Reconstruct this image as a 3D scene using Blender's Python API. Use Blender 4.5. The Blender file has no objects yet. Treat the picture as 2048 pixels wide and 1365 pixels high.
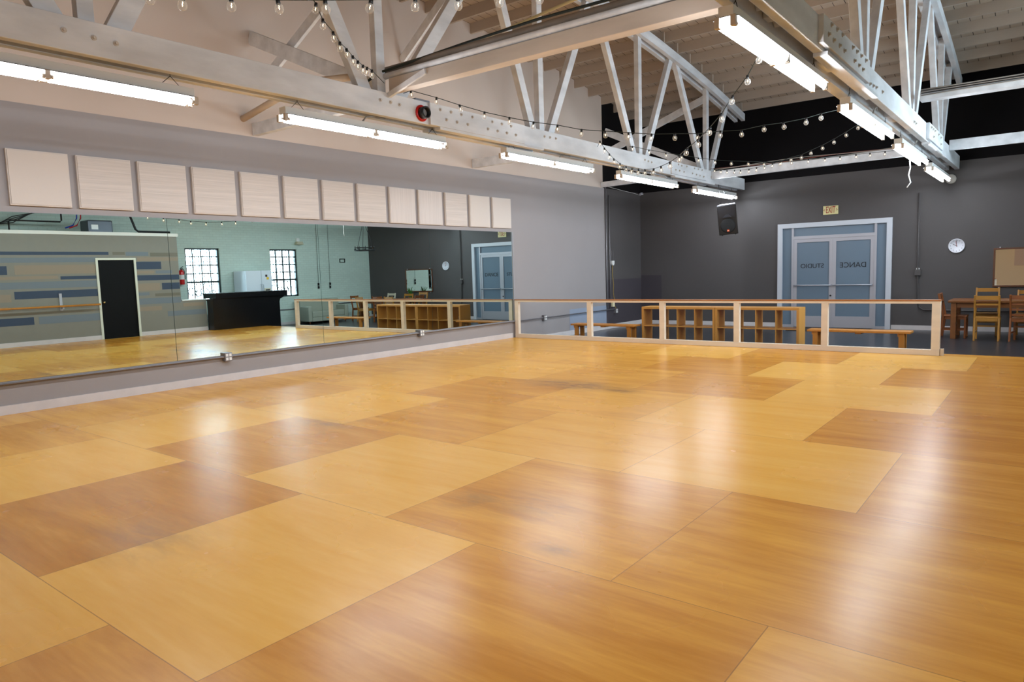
import bpy, bmesh, math, random
from mathutils import Vector, Matrix

# ---------------------------------------------------------------- camera, world, light, exposure
SC = bpy.context.scene
C = SC.collection
F_PX = 1393.5
cam_d = bpy.data.cameras.new('camera'); cam = bpy.data.objects.new('camera', cam_d); C.objects.link(cam)
cam_d.sensor_width = 36.0; cam_d.lens = F_PX / 2048 * 36.0; cam_d.clip_start = 0.05; cam_d.clip_end = 200
yaw, pitch, roll = -0.6643, 0.1000, -0.0306
_f = Vector((math.sin(yaw)*math.cos(pitch), math.cos(yaw)*math.cos(pitch), -math.sin(pitch)))
_r = Vector((math.cos(yaw), -math.sin(yaw), 0)); _u = _r.cross(_f)
_r2 = _r*math.cos(roll) + _u*math.sin(roll); _u2 = -_r*math.sin(roll) + _u*math.cos(roll)
cam.matrix_world = Matrix(((_r2.x, _u2.x, -_f.x, 9.2194), (_r2.y, _u2.y, -_f.y, 0.0), (_r2.z, _u2.z, -_f.z, 1.43), (0, 0, 0, 1)))
SC.camera = cam
W = bpy.data.worlds.new('daylight'); SC.world = W; W.use_nodes = True
W.node_tree.nodes['Background'].inputs[0].default_value = (0.62, 0.82, 1.0, 1)
W.node_tree.nodes['Background'].inputs[1].default_value = 3.0
W.cycles.sampling_method = 'NONE'
SC.view_settings.view_transform = 'Standard'; SC.view_settings.look = 'None'
SC.view_settings.gamma = 1.0; SC.view_settings.use_curve_mapping = False
SC.view_settings.exposure = 1.68
try:
    SC.cycles.use_denoising = True; SC.cycles.sample_clamp_indirect = 1.5
    SC.cycles.max_bounces = 10; SC.cycles.diffuse_bounces = 5; SC.cycles.glossy_bounces = 5
    SC.cycles.transparent_max_bounces = 12
except Exception: pass
TUBE_STRENGTH = 29.0
# daylight: an overcast sky patch outside each brick-wall window and outside the glazed door
def daylight(x, y, z, rot, sx, sy, L):
    l = bpy.data.lights.new('window_daylight', 'AREA'); l.shape = 'RECTANGLE'; l.size = sx; l.size_y = sy
    l.energy = L*math.pi*sx*sy; l.color = (0.76, 0.88, 1.0)
    o = bpy.data.objects.new('window_daylight', l); C.objects.link(o); o.location = (x, y, z); o.rotation_euler = rot
WALLX = 11.5; YF = 17.75; YB = -2.95; ZT = -0.15
for yy in (11.17, 14.02):
    daylight(12.0, yy, 1.62, (0, math.radians(90), 0), 2.0, 1.5, 12.0); daylight(12.0, yy, 3.95, (0, math.radians(90), 0), 1.3, 1.5, 26.0)
daylight(5.0, 18.3, 1.2, (math.radians(-90), 0, 0), 3.2, 2.9, 8.0)

# ---------------------------------------------------------------- helpers
def lin(c):
    return tuple(((v/255)/12.92 if v/255 <= 0.04045 else ((v/255+0.055)/1.055)**2.4) for v in c) + (1.0,)
_M = {}
def mat(name, col, rough=0.6, metal=0.0, spec=0.5, noise=0.0, nscale=6.0, bump=0.0, bscale=40.0, stretch=None, emit=None, alpha=None, coat=0.0):
    if name in _M: return _M[name]
    m = bpy.data.materials.new(name); m.use_nodes = True; nt = m.node_tree; b = nt.nodes['Principled BSDF']
    c = lin(col) if max(col) > 1 else tuple(col)+(1.0,)
    b.inputs['Base Color'].default_value = c; b.inputs['Roughness'].default_value = rough
    b.inputs['Metallic'].default_value = metal; b.inputs['Specular IOR Level'].default_value = spec
    if coat: b.inputs['Coat Weight'].default_value = coat
    if noise or bump:
        tc = nt.nodes.new('ShaderNodeTexCoord'); mp = nt.nodes.new('ShaderNodeMapping')
        nt.links.new(tc.outputs['Object'], mp.inputs[0])
        if stretch: mp.inputs['Scale'].default_value = stretch
    if noise:
        n = nt.nodes.new('ShaderNodeTexNoise'); n.inputs['Scale'].default_value = nscale; n.inputs['Detail'].default_value = 6
        nt.links.new(mp.outputs[0], n.inputs['Vector'])
        r = nt.nodes.new('ShaderNodeValToRGB'); r.color_ramp.elements[0].position = 0.3; r.color_ramp.elements[1].position = 0.72
        r.color_ramp.elements[0].color = tuple(v*(1-noise) for v in c[:3])+(1,); r.color_ramp.elements[1].color = tuple(min(1, v*(1+noise*.6)) for v in c[:3])+(1,)
        nt.links.new(n.outputs['Fac'], r.inputs[0]); nt.links.new(r.outputs[0], b.inputs['Base Color'])
    if bump:
        n2 = nt.nodes.new('ShaderNodeTexNoise'); n2.inputs['Scale'].default_value = bscale; n2.inputs['Detail'].default_value = 4
        nt.links.new(mp.outputs[0], n2.inputs['Vector'])
        bp = nt.nodes.new('ShaderNodeBump'); bp.inputs['Strength'].default_value = bump; bp.inputs['Distance'].default_value = 0.01
        nt.links.new(n2.outputs['Fac'], bp.inputs['Height']); nt.links.new(bp.outputs[0], b.inputs['Normal'])
    if emit:
        b.inputs['Emission Color'].default_value = tuple(emit[0])+(1,); b.inputs['Emission Strength'].default_value = emit[1]
    _M[name] = m; return m
def frame_axes(a, b, up=(0, 0, 1)):
    d = (Vector(b)-Vector(a)); L = d.length; d.normalize(); u = Vector(up)
    if abs(d.dot(u)) > 0.98: u = Vector((0, 1, 0))
    s = d.cross(u).normalized(); u = s.cross(d).normalized(); return d, s, u, L
class MB:
    def __init__(self): self.v = []; self.f = []; self.m = []; self.mats = []; self.smooth = []
    def mi(self, m):
        if m not in self.mats: self.mats.append(m)
        return self.mats.index(m)
    def quad(self, pts, m=None, sm=False):
        i = len(self.v); self.v += [Vector(p) for p in pts]; self.f.append(tuple(range(i, i+len(pts)))); self.m.append(self.mi(m) if m else 0); self.smooth.append(sm); return self
    def hexa(self, p, m=None):
        i = len(self.v); self.v += [Vector(q) for q in p]
        for f in ((0,3,2,1),(4,5,6,7),(0,1,5,4),(1,2,6,5),(2,3,7,6),(3,0,4,7)):
            self.f.append(tuple(i+k for k in f)); self.m.append(self.mi(m) if m else 0); self.smooth.append(False)
        return self
    def box(self, x0, x1, y0, y1, z0, z1, m=None):
        x0, x1 = min(x0, x1), max(x0, x1); y0, y1 = min(y0, y1), max(y0, y1); z0, z1 = min(z0, z1), max(z0, z1)
        return self.hexa([(x0,y0,z0),(x1,y0,z0),(x1,y1,z0),(x0,y1,z0),(x0,y0,z1),(x1,y0,z1),(x1,y1,z1),(x0,y1,z1)], m)
    def beam(self, a, b, w, h, up=(0,0,1), m=None, w2=None, h2=None):
        d, s, u, L = frame_axes(a, b, up); w2 = w2 or w; h2 = h2 or h; a = Vector(a); b = Vector(b)
        return self.hexa([a-s*w/2-u*h/2, a+s*w/2-u*h/2, b+s*w2/2-u*h2/2, b-s*w2/2-u*h2/2, a-s*w/2+u*h/2, a+s*w/2+u*h/2, b+s*w2/2+u*h2/2, b-s*w2/2+u*h2/2], m)
    def cyl(self, a, b, r, n=12, r2=None, m=None, caps=True):
        r2 = r if r2 is None else r2; d, s, u, L = frame_axes(a, b); i = len(self.v); a = Vector(a); b = Vector(b); mi = self.mi(m) if m else 0
        for c, rr in ((a, r), (b, r2)):
            for k in range(n):
                t = 2*math.pi*k/n; self.v.append(c + s*math.cos(t)*rr + u*math.sin(t)*rr)
        for k in range(n):
            k2 = (k+1) % n; self.f.append((i+k, i+k2, i+n+k2, i+n+k)); self.m.append(mi); self.smooth.append(True)
        if caps:
            self.f.append(tuple(i+k for k in reversed(range(n)))); self.m.append(mi); self.smooth.append(False)
            self.f.append(tuple(i+n+k for k in range(n))); self.m.append(mi); self.smooth.append(False)
        return self
    def tube(self, pts, r, n=6, m=None):
        pts = [Vector(p) for p in pts]; mi = self.mi(m) if m else 0; i = len(self.v); N = len(pts)
        for j, p in enumerate(pts):
            d = (pts[min(j+1, N-1)]-pts[max(j-1, 0)]).normalized(); u = Vector((0,0,1))
            if abs(d.z) > 0.95: u = Vector((0,1,0))
            s = d.cross(u).normalized(); u = s.cross(d)
            for k in range(n):
                t = 2*math.pi*k/n; self.v.append(p + s*math.cos(t)*r + u*math.sin(t)*r)
        for j in range(N-1):
            for k in range(n):
                k2 = (k+1) % n; self.f.append((i+j*n+k, i+j*n+k2, i+(j+1)*n+k2, i+(j+1)*n+k)); self.m.append(mi); self.smooth.append(True)
        self.f.append(tuple(i+k for k in reversed(range(n)))); self.m.append(mi); self.smooth.append(False)
        self.f.append(tuple(i+(N-1)*n+k for k in range(n))); self.m.append(mi); self.smooth.append(False)
        return self
    def lathe(self, prof, n=16, org=(0,0,0), axis='z', m=None):
        mi = self.mi(m) if m else 0; i = len(self.v); o = Vector(org)
        for (r, z) in prof:
            for k in range(n):
                t = 2*math.pi*k/n; a, b = r*math.cos(t), r*math.sin(t)
                self.v.append(o + (Vector((a, b, z)) if axis == 'z' else Vector((a, z, b)) if axis == 'y' else Vector((z, a, b))))
        for j in range(len(prof)-1):
            for k in range(n):
                k2 = (k+1) % n; self.f.append((i+j*n+k, i+j*n+k2, i+(j+1)*n+k2, i+(j+1)*n+k)); self.m.append(mi); self.smooth.append(True)
        return self
    def prism(self, poly, z0, z1, axis='z', m=None):
        # poly: 2-D outline extruded along an axis
        mi = self.mi(m) if m else 0; i = len(self.v); n = len(poly)
        P = (lambda a, b, z: (a, b, z)) if axis == 'z' else ((lambda a, b, z: (a, z, b)) if axis == 'y' else (lambda a, b, z: (z, a, b)))
        for z in (z0, z1): self.v += [Vector(P(a, b, z)) for a, b in poly]
        for k in range(n):
            k2 = (k+1) % n; self.f.append((i+k, i+k2, i+n+k2, i+n+k)); self.m.append(mi); self.smooth.append(False)
        self.f.append(tuple(i+k for k in reversed(range(n)))); self.f.append(tuple(i+n+k for k in range(n))); self.m += [mi, mi]; self.smooth += [False, False]
        return self
    def mesh(self, name, m=None, org=(0,0,0), fix=True):
        me = bpy.data.meshes.new(name); o = Vector(org)
        me.from_pydata([tuple(v-o) for v in self.v], [], self.f)
        for mm in (self.mats or [m]): me.materials.append(mm)
        for p, k, s in zip(me.polygons, self.m, self.smooth): p.material_index = k if self.mats else 0; p.use_smooth = s
        if fix:
            bm = bmesh.new(); bm.from_mesh(me); bmesh.ops.recalc_face_normals(bm, faces=bm.faces); bm.to_mesh(me); bm.free()
        me.update(); return me
def link(name, me, parent=None, loc=None, rot=None, bevel=0.0):
    o = bpy.data.objects.new(name, me); C.objects.link(o)
    if parent: o.parent = parent
    if loc is not None: o.location = loc
    if rot is not None: o.rotation_euler = rot
    if bevel:
        b = o.modifiers.new('bevel', 'BEVEL'); b.width = bevel; b.segments = 2; b.limit_method = 'ANGLE'; b.harden_normals = False
    return o
def thing(name, label, cat, loc=(0,0,0), rotz=0.0, group=None):
    o = bpy.data.objects.new(name, None); C.objects.link(o); o.location = loc; o.rotation_euler = (0,0,rotz); o.empty_display_size = .1
    o['label'] = label; o['category'] = cat
    if group: o['group'] = group
    return o
def tag(o, label, cat, group=None):
    o['label'] = label; o['category'] = cat
    if group: o['group'] = group
    return o
def part(root, name, mb, m=None, world=False, bevel=0.0, label=None):
    org = (0,0,0)
    if world:
        org = Vector(root.location); q = root.parent
        while q: org = org + Vector(q.location); q = q.parent
    o = link(name, mb.mesh(name, m, org), root, bevel=bevel)
    if label: o['label'] = label
    return o
def solo(name, mb, m, label, cat, group=None, base=None, bevel=0.0):
    if base is None:
        n = len(mb.v); base = (sum(v.x for v in mb.v)/n, sum(v.y for v in mb.v)/n, min(v.z for v in mb.v))
    o = link(name, mb.mesh(name, m, base), None, base, bevel=bevel); return tag(o, label, cat, group)
def struct(name, mb, m=None, parent=None, label=None):
    o = link(name, mb.mesh(name, m), parent)
    if not parent: o['kind'] = 'structure'
    if label: o['label'] = label
    return o
def text_mesh(txt, size, depth, m, name='lettering', spacing=1.0):
    cu = bpy.data.curves.new(name, 'FONT'); cu.body = txt; cu.size = size; cu.extrude = depth; cu.align_x = 'CENTER'; cu.align_y = 'CENTER'; cu.space_character = spacing
    o = bpy.data.objects.new('tmp_text', cu); C.objects.link(o)
    dg = bpy.context.evaluated_depsgraph_get(); dg.update()
    me = bpy.data.meshes.new_from_object(o.evaluated_get(dg)); me.name = name; bpy.data.objects.remove(o); bpy.data.curves.remove(cu)
    me.materials.clear(); me.materials.append(m); return me
def copy_tree(o, parent=None):
    c = o.copy(); C.objects.link(c)
    if parent: c.parent = parent
    for ch in list(o.children): copy_tree(ch, c)
    return c
ORD = ['first','second','third','fourth','fifth','sixth','seventh','eighth','ninth','tenth','eleventh','twelfth','thirteenth']

# ---------------------------------------------------------------- materials
def nodes_mat(name):
    m = bpy.data.materials.new(name); m.use_nodes = True; return m, m.node_tree, m.node_tree.nodes['Principled BSDF']
def floor_material():
    m, nt, b = nodes_mat('varnished_plywood'); N = nt.nodes.new; Lk = nt.links.new
    at = N('ShaderNodeAttribute'); at.attribute_name = 'sheet'          # r = tone, g,b = random offset
    sep = N('ShaderNodeSeparateColor'); Lk(at.outputs['Color'], sep.inputs[0])
    tc = N('ShaderNodeTexCoord'); mp = N('ShaderNodeMapping'); Lk(tc.outputs['Object'], mp.inputs[0])
    comb = N('ShaderNodeCombineXYZ')
    for a, k in (('Green', 0), ('Blue', 1)):
        mu = N('ShaderNodeMath'); mu.operation = 'MULTIPLY'; mu.inputs[1].default_value = 37.0; Lk(sep.outputs[a], mu.inputs[0]); Lk(mu.outputs[0], comb.inputs[k])
    add = N('ShaderNodeVectorMath'); Lk(mp.outputs[0], add.inputs[0]); Lk(comb.outputs[0], add.inputs[1])
    sc = N('ShaderNodeVectorMath'); sc.operation = 'MULTIPLY'; sc.inputs[1].default_value = (0.45, 3.0, 1); Lk(add.outputs[0], sc.inputs[0])
    n1 = N('ShaderNodeTexNoise'); n1.inputs['Scale'].default_value = 1.7; n1.inputs['Detail'].default_value = 9; n1.inputs['Roughness'].default_value = .62; n1.inputs['Distortion'].default_value = .35
    Lk(sc.outputs[0], n1.inputs['Vector'])
    sc2 = N('ShaderNodeVectorMath'); sc2.operation = 'MULTIPLY'; sc2.inputs[1].default_value = (3, 26, 1); Lk(add.outputs[0], sc2.inputs[0])
    n2 = N('ShaderNodeTexNoise'); n2.inputs['Scale'].default_value = 1.5; n2.inputs['Detail'].default_value = 5; Lk(sc2.outputs[0], n2.inputs['Vector'])
    n3 = N('ShaderNodeTexNoise'); n3.inputs['Scale'].default_value = .9; n3.inputs['Detail'].default_value = 4; n3.inputs['Roughness'].default_value = .5; Lk(tc.outputs['Object'], n3.inputs['Vector'])
    # tone = sheet tone + grain
    def mth(op, a, bb, clamp=False):
        x = N('ShaderNodeMath'); x.operation = op; x.use_clamp = clamp
        for i, q in enumerate((a, bb)):
            if hasattr(q, 'is_output') or not isinstance(q, (int, float)): Lk(q, x.inputs[i])
            else: x.inputs[i].default_value = q
        return x.outputs[0]
    g1 = mth('MULTIPLY', mth('SUBTRACT', n1.outputs['Fac'], .5), .72); g2 = mth('MULTIPLY', mth('SUBTRACT', n2.outputs['Fac'], .5), .22)
    t = mth('ADD', mth('ADD', sep.outputs['Red'], g1), g2, True)
    r = N('ShaderNodeValToRGB'); e = r.color_ramp.elements
    e[0].position = 0; e[0].color = (0.88, 0.49, 0.11, 1); e[1].position = 1; e[1].color = (0.38, 0.12, 0.012, 1)
    k = e.new(.35); k.color = (0.80, 0.395, 0.058, 1); k = e.new(.65); k.color = (0.58, 0.235, 0.025, 1)
    Lk(t, r.inputs[0])
    # scuffs: grey wear where the broad noise peaks
    r3 = N('ShaderNodeValToRGB'); r3.color_ramp.elements[0].position = .58; r3.color_ramp.elements[1].position = .88
    Lk(n3.outputs['Fac'], r3.inputs[0])
    # grey wear marks: a fine scuff mask inside a few worn places
    n4 = N('ShaderNodeTexNoise'); n4.inputs['Scale'].default_value = 7; n4.inputs['Detail'].default_value = 7; n4.inputs['Roughness'].default_value = .7; n4.inputs['Distortion'].default_value = .6
    sv = N('ShaderNodeVectorMath'); sv.operation = 'MULTIPLY'; sv.inputs[1].default_value = (.5, 1.4, 1); Lk(tc.outputs['Object'], sv.inputs[0]); Lk(sv.outputs[0], n4.inputs['Vector'])
    wear = 0.0
    for (wx, wy, rx, ry, st) in ((4.55, 7.2, 1.0, .42, .75), (5.3, 7.1, .3, .2, .45), (7.22, 2.83, .19, .10, .5), (6.75, 3.3, .55, .35, .35), (3.6, 4.15, .5, .22, .5), (6.35, 3.2, .22, .25, .4), (5.2, 1.7, .6, .4, .35)):
        dv = N('ShaderNodeVectorMath'); dv.operation = 'SUBTRACT'; dv.inputs[1].default_value = (wx, wy, 0); Lk(tc.outputs['Object'], dv.inputs[0])
        dm = N('ShaderNodeVectorMath'); dm.operation = 'MULTIPLY'; dm.inputs[1].default_value = (1/rx, 1/ry, 1); Lk(dv.outputs[0], dm.inputs[0])
        dl = N('ShaderNodeVectorMath'); dl.operation = 'LENGTH'; Lk(dm.outputs[0], dl.inputs[0])
        wear = mth('ADD', wear, mth('MULTIPLY', mth('SUBTRACT', 1.0, dl.outputs['Value'], True), st*1.5))
    wf = mth('MULTIPLY', wear, mth('MULTIPLY', mth('SUBTRACT', n4.outputs['Fac'], .30), 3.2, True), True)
    mx = N('ShaderNodeMix'); mx.data_type = 'RGBA'; mx.inputs['B'].default_value = lin((136, 98, 58))
    Lk(wf, mx.inputs['Factor']); Lk(r.outputs[0], mx.inputs['A'])
    # seams at the sheet edges (sheet-local coordinates in the uv map)
    uv = N('ShaderNodeUVMap'); uv.uv_map = 'sheet_uv'; sx = N('ShaderNodeSeparateXYZ'); Lk(uv.outputs[0], sx.inputs[0])
    def edge(o): return mth('LESS_THAN', mth('MINIMUM', o, mth('SUBTRACT', 1.0, o)), .0015)
    ed = mth('MAXIMUM', edge(sx.outputs['X']), edge(sx.outputs['Y']))
    mx2 = N('ShaderNodeMix'); mx2.data_type = 'RGBA'; mx2.inputs['B'].default_value = lin((112, 70, 34))
    Lk(mth('MULTIPLY', ed, .6), mx2.inputs['Factor']); Lk(mx.outputs['Result'], mx2.inputs['A']); Lk(mx2.outputs['Result'], b.inputs['Base Color'])
    ro = mth('ADD', mth('MULTIPLY', n3.outputs['Fac'], .10), .215); Lk(ro, b.inputs['Roughness'])
    b.inputs['Specular IOR Level'].default_value = .20
    bp = N('ShaderNodeBump'); bp.inputs['Strength'].default_value = .05; bp.inputs['Distance'].default_value = .02; Lk(n1.outputs['Fac'], bp.inputs['Height']); Lk(bp.outputs[0], b.inputs['Normal'])
    return m
def brick_material():
    m, nt, b = nodes_mat('painted_brick'); N = nt.nodes.new; Lk = nt.links.new
    tc = N('ShaderNodeTexCoord'); sp = N('ShaderNodeSeparateXYZ'); cb = N('ShaderNodeCombineXYZ'); Lk(tc.outputs['Object'], sp.inputs[0])
    Lk(sp.outputs['Y'], cb.inputs[0]); Lk(sp.outputs['Z'], cb.inputs[1])
    br = N('ShaderNodeTexBrick'); br.inputs['Scale'].default_value = 1; br.inputs['Brick Width'].default_value = .21; br.inputs['Row Height'].default_value = .075; br.inputs['Mortar Size'].default_value = .006
    br.inputs['Color1'].default_value = lin((196, 214, 204)); br.inputs['Color2'].default_value = lin((190, 208, 199)); br.inputs['Mortar'].default_value = lin((182, 198, 188)); br.inputs['Mortar Smooth'].default_value = .4
    Lk(cb.outputs[0], br.inputs['Vector']); Lk(br.outputs['Color'], b.inputs['Base Color']); b.inputs['Roughness'].default_value = .55
    bp = N('ShaderNodeBump'); bp.inputs['Strength'].default_value = .4; bp.inputs['Distance'].default_value = .01; bp.invert = True; Lk(br.outputs['Fac'], bp.inputs['Height']); Lk(bp.outputs[0], b.inputs['Normal'])
    return m
def deck_material():
    m, nt, b = nodes_mat('roof_deck_planks'); N = nt.nodes.new; Lk = nt.links.new
    tc = N('ShaderNodeTexCoord'); sp = N('ShaderNodeSeparateXYZ'); Lk(tc.outputs['Object'], sp.inputs[0])
    def mth(op, a, bb=0.0):
        x = N('ShaderNodeMath'); x.operation = op
        for i, q in enumerate((a, bb)):
            if isinstance(q, (int, float)): x.inputs[i].default_value = q
            else: Lk(q, x.inputs[i])
        return x.outputs[0]
    fr = mth('FRACT', mth('DIVIDE', sp.outputs['X'], .19))
    n = N('ShaderNodeTexNoise'); n.inputs['Scale'].default_value = 3.0; n.inputs['Detail'].default_value = 3; Lk(tc.outputs['Object'], n.inputs['Vector'])
    wid = mth('MULTIPLY', n.outputs['Fac'], .10)
    gap = mth('LESS_THAN', fr, wid)
    mx = N('ShaderNodeMix'); mx.data_type = 'RGBA'; mx.inputs['A'].default_value = lin((186, 172, 158)); mx.inputs['B'].default_value = lin((46, 38, 32)); Lk(gap, mx.inputs['Factor'])
    n2 = N('ShaderNodeTexNoise'); n2.inputs['Scale'].default_value = 1.2; n2.inputs['Detail'].default_value = 8; Lk(tc.outputs['Object'], n2.inputs['Vector'])
    mx2 = N('ShaderNodeMix'); mx2.data_type = 'RGBA'; mx2.blend_type = 'MULTIPLY'; mx2.inputs['B'].default_value = lin((214, 204, 192)); Lk(n2.outputs['Fac'], mx2.inputs['Factor']); Lk(mx.outputs['Result'], mx2.inputs['A'])
    Lk(mx2.outputs['Result'], b.inputs['Base Color']); b.inputs['Roughness'].default_value = .8; return m
def tile_material():
    m, nt, b = nodes_mat('dark_slate_tile'); N = nt.nodes.new; Lk = nt.links.new
    tc = N('ShaderNodeTexCoord'); br = N('ShaderNodeTexBrick'); br.offset = 0; br.inputs['Scale'].default_value = 1; br.inputs['Brick Width'].default_value = 1.22; br.inputs['Row Height'].default_value = 1.22; br.inputs['Mortar Size'].default_value = .006
    br.inputs['Color1'].default_value = lin((52, 54, 60)); br.inputs['Color2'].default_value = lin((47, 49, 54)); br.inputs['Mortar'].default_value = lin((26, 26, 28))
    Lk(tc.outputs['Object'], br.inputs['Vector'])
    n = N('ShaderNodeTexNoise'); n.inputs['Scale'].default_value = 4; n.inputs['Detail'].default_value = 10; n.inputs['Roughness'].default_value = .75; Lk(tc.outputs['Object'], n.inputs['Vector'])
    mx = N('ShaderNodeMix'); mx.data_type = 'RGBA'; mx.blend_type = 'MULTIPLY'; mx.inputs['Factor'].default_value = .8; Lk(br.outputs['Color'], mx.inputs['A'])
    r = N('ShaderNodeValToRGB'); r.color_ramp.elements[0].color = (.55,.53,.52,1); r.color_ramp.elements[1].color = (1,1,1,1); r.color_ramp.elements[0].position = .35; r.color_ramp.elements[1].position = .65; Lk(n.outputs['Fac'], r.inputs[0]); Lk(r.outputs[0], mx.inputs['B'])
    Lk(mx.outputs['Result'], b.inputs['Base Color']); b.inputs['Roughness'].default_value = .28
    bp = N('ShaderNodeBump'); bp.inputs['Strength'].default_value = .12; bp.inputs['Distance'].default_value = .01; Lk(n.outputs['Fac'], bp.inputs['Height']); Lk(bp.outputs[0], b.inputs['Normal']); return m
def frosted_material():
    m = bpy.data.materials.new('frosted_glass'); m.use_nodes = True; nt = m.node_tree; nt.nodes.clear(); N = nt.nodes.new; Lk = nt.links.new
    o = N('ShaderNodeOutputMaterial'); mix = N('ShaderNodeMixShader'); d = N('ShaderNodeBsdfDiffuse'); t = N('ShaderNodeBsdfTranslucent'); g = N('ShaderNodeBsdfGlossy'); m2 = N('ShaderNodeMixShader')
    d.inputs[0].default_value = lin((134, 158, 180)); t.inputs[0].default_value = (0.024, 0.033, 0.040, 1); g.inputs[0].default_value = (1,1,1,1); g.inputs['Roughness'].default_value = .35
    mix.inputs[0].default_value = .5; Lk(d.outputs[0], mix.inputs[1]); Lk(t.outputs[0], mix.inputs[2]); m2.inputs[0].default_value = .05; Lk(mix.outputs[0], m2.inputs[1]); Lk(g.outputs[0], m2.inputs[2]); Lk(m2.outputs[0], o.inputs[0]); return m
def glass_material():
    m = bpy.data.materials.new('clear_glass'); m.use_nodes = True; nt = m.node_tree; nt.nodes.clear(); N = nt.nodes.new; Lk = nt.links.new
    o = N('ShaderNodeOutputMaterial'); mix = N('ShaderNodeMixShader'); t = N('ShaderNodeBsdfTransparent'); g = N('ShaderNodeBsdfGlossy'); fr = N('ShaderNodeFresnel'); fr.inputs[0].default_value = 1.45
    t.inputs[0].default_value = (.93,.96,.96,1); g.inputs['Roughness'].default_value = .02
    Lk(fr.outputs[0], mix.inputs[0]); Lk(t.outputs[0], mix.inputs[1]); Lk(g.outputs[0], mix.inputs[2]); Lk(mix.outputs[0], o.inputs[0]); return m
FLOOR = floor_material(); BRICK = brick_material(); DECK = deck_material(); TILE = tile_material(); FROST = frosted_material(); GLASS = glass_material()
CREAM = mat('cream_plaster', (198, 182, 170), .7, noise=.04, nscale=.7, bump=.05, bscale=20)
GREY = mat('grey_wall_paint', (150, 144, 144), .62, noise=.05, nscale=.6, bump=.06, bscale=25)
DGREY = mat('dark_grey_wall_paint', (74, 70, 70), .65, noise=.05, nscale=.6, bump=.06, bscale=25)
DPATCH = mat('dark_purple_grey_paint', (62, 56, 62), .65, noise=.05, nscale=.8)
PALE = mat('pale_blue_patch_paint', (140, 150, 168), .6)
BLACKW = mat('black_wall_paint', (11, 8, 10), .9, spec=.2)
WHITE = mat('white_trim_paint', (214, 208, 204), .5, noise=.05, nscale=4)
TRUSSW = mat('weathered_white_timber', (226, 228, 232), .7, noise=.20, nscale=5, bump=.35, bscale=14, stretch=(1, .3, 1))
BOLT = mat('painted_bolt_steel', (206, 198, 190), .6, noise=.2, nscale=60)
JOISTM = mat('whitewashed_joist_timber', (180, 166, 152), .8, noise=.12, nscale=2.0, stretch=(.3, 1, 1))
HOUS = mat('white_enamel', (226, 226, 224), .35)
TUBE = mat('fluorescent_tube', (255, 255, 255), .3, emit=((.86, .93, 1.0), TUBE_STRENGTH))
TUBE.cycles.emission_sampling = 'FRONT'
CAPM = mat('tube_socket_plastic', (200, 186, 170), .5)
WIRE = mat('dark_wire', (34, 32, 32), .5)
GWIRE = mat('green_black_cable', (24, 38, 34), .5)
def bulb_material():
    m = bpy.data.materials.new('clear_bulb_glass'); m.use_nodes = True; nt = m.node_tree; nt.nodes.clear(); N = nt.nodes.new; Lk = nt.links.new
    o = N('ShaderNodeOutputMaterial'); mix = N('ShaderNodeMixShader'); t = N('ShaderNodeBsdfTransparent'); g = N('ShaderNodeBsdfPrincipled'); lw = N('ShaderNodeLayerWeight'); lw.inputs[0].default_value = .45
    t.inputs[0].default_value = (.95,.95,.95,1); g.inputs['Base Color'].default_value = (.8,.8,.78,1); g.inputs['Roughness'].default_value = .05
    r = N('ShaderNodeMapRange'); r.inputs['To Min'].default_value = .07; r.inputs['To Max'].default_value = .5; Lk(lw.outputs['Facing'], r.inputs['Value'])
    Lk(r.outputs[0], mix.inputs[0]); Lk(t.outputs[0], mix.inputs[1]); Lk(g.outputs[0], mix.inputs[2]); Lk(mix.outputs[0], o.inputs[0]); return m
BULB = bulb_material()
FIL = mat('warm_filament', (255, 200, 140), .4, emit=((1.0, .70, .36), 5.0))
FIL.cycles.emission_sampling = 'NONE'
MIRR = mat('mirror_silver', (0.74, 0.86, 0.84), .0, metal=1.0)
MIRR2 = mat('framed_mirror_silver', (0.85, 0.87, 0.85), .01, metal=1.0)
PANEL = mat('cream_panel_fabric', (208, 198, 190), .85, bump=.1, bscale=200)
PANELH = mat('cream_panel_fabric_ribbed', (206, 196, 189), .85, noise=.12, nscale=9, bump=.35, bscale=16, stretch=(1, .12, 8))
PANELV = mat('cream_panel_fabric_upright_ribs', (208, 199, 194), .85, noise=.12, nscale=9, bump=.35, bscale=16, stretch=(1, 8, .12))
PALEWOOD = mat('pale_whitewashed_wood', (228, 212, 192), .55, noise=.08, nscale=3, stretch=(.6, 3, 3))
HONEY = mat('honey_pine', (190, 126, 52), .4, noise=.12, nscale=3, stretch=(3, 3, .5))
CAPWOOD = mat('brown_handrail_wood', (168, 108, 62), .35, noise=.12, nscale=4, stretch=(.4, 4, 4))
BIRCH = mat('birch_veneer', (190, 136, 64), .45, noise=.06, nscale=3, stretch=(3, 3, .4))
BROWNW = mat('brown_stained_wood', (120, 72, 32), .4, noise=.15, nscale=4, stretch=(.6, 3, 3))
DBROWN = mat('dark_brown_wood', (92, 52, 26), .45, noise=.15, nscale=4)
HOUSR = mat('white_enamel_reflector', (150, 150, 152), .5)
STEEL = mat('galvanised_conduit', (132, 130, 134), .45, metal=.5)
ALU = mat('brushed_aluminium', (176, 176, 184), .4, metal=.35)
BLACKP = mat('black_plastic', (16, 16, 18), .45)
BLACKG = mat('black_laminate', (10, 10, 12), .22, noise=.3, nscale=2)
RED = mat('red_enamel', (196, 22, 26), .3)

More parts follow.
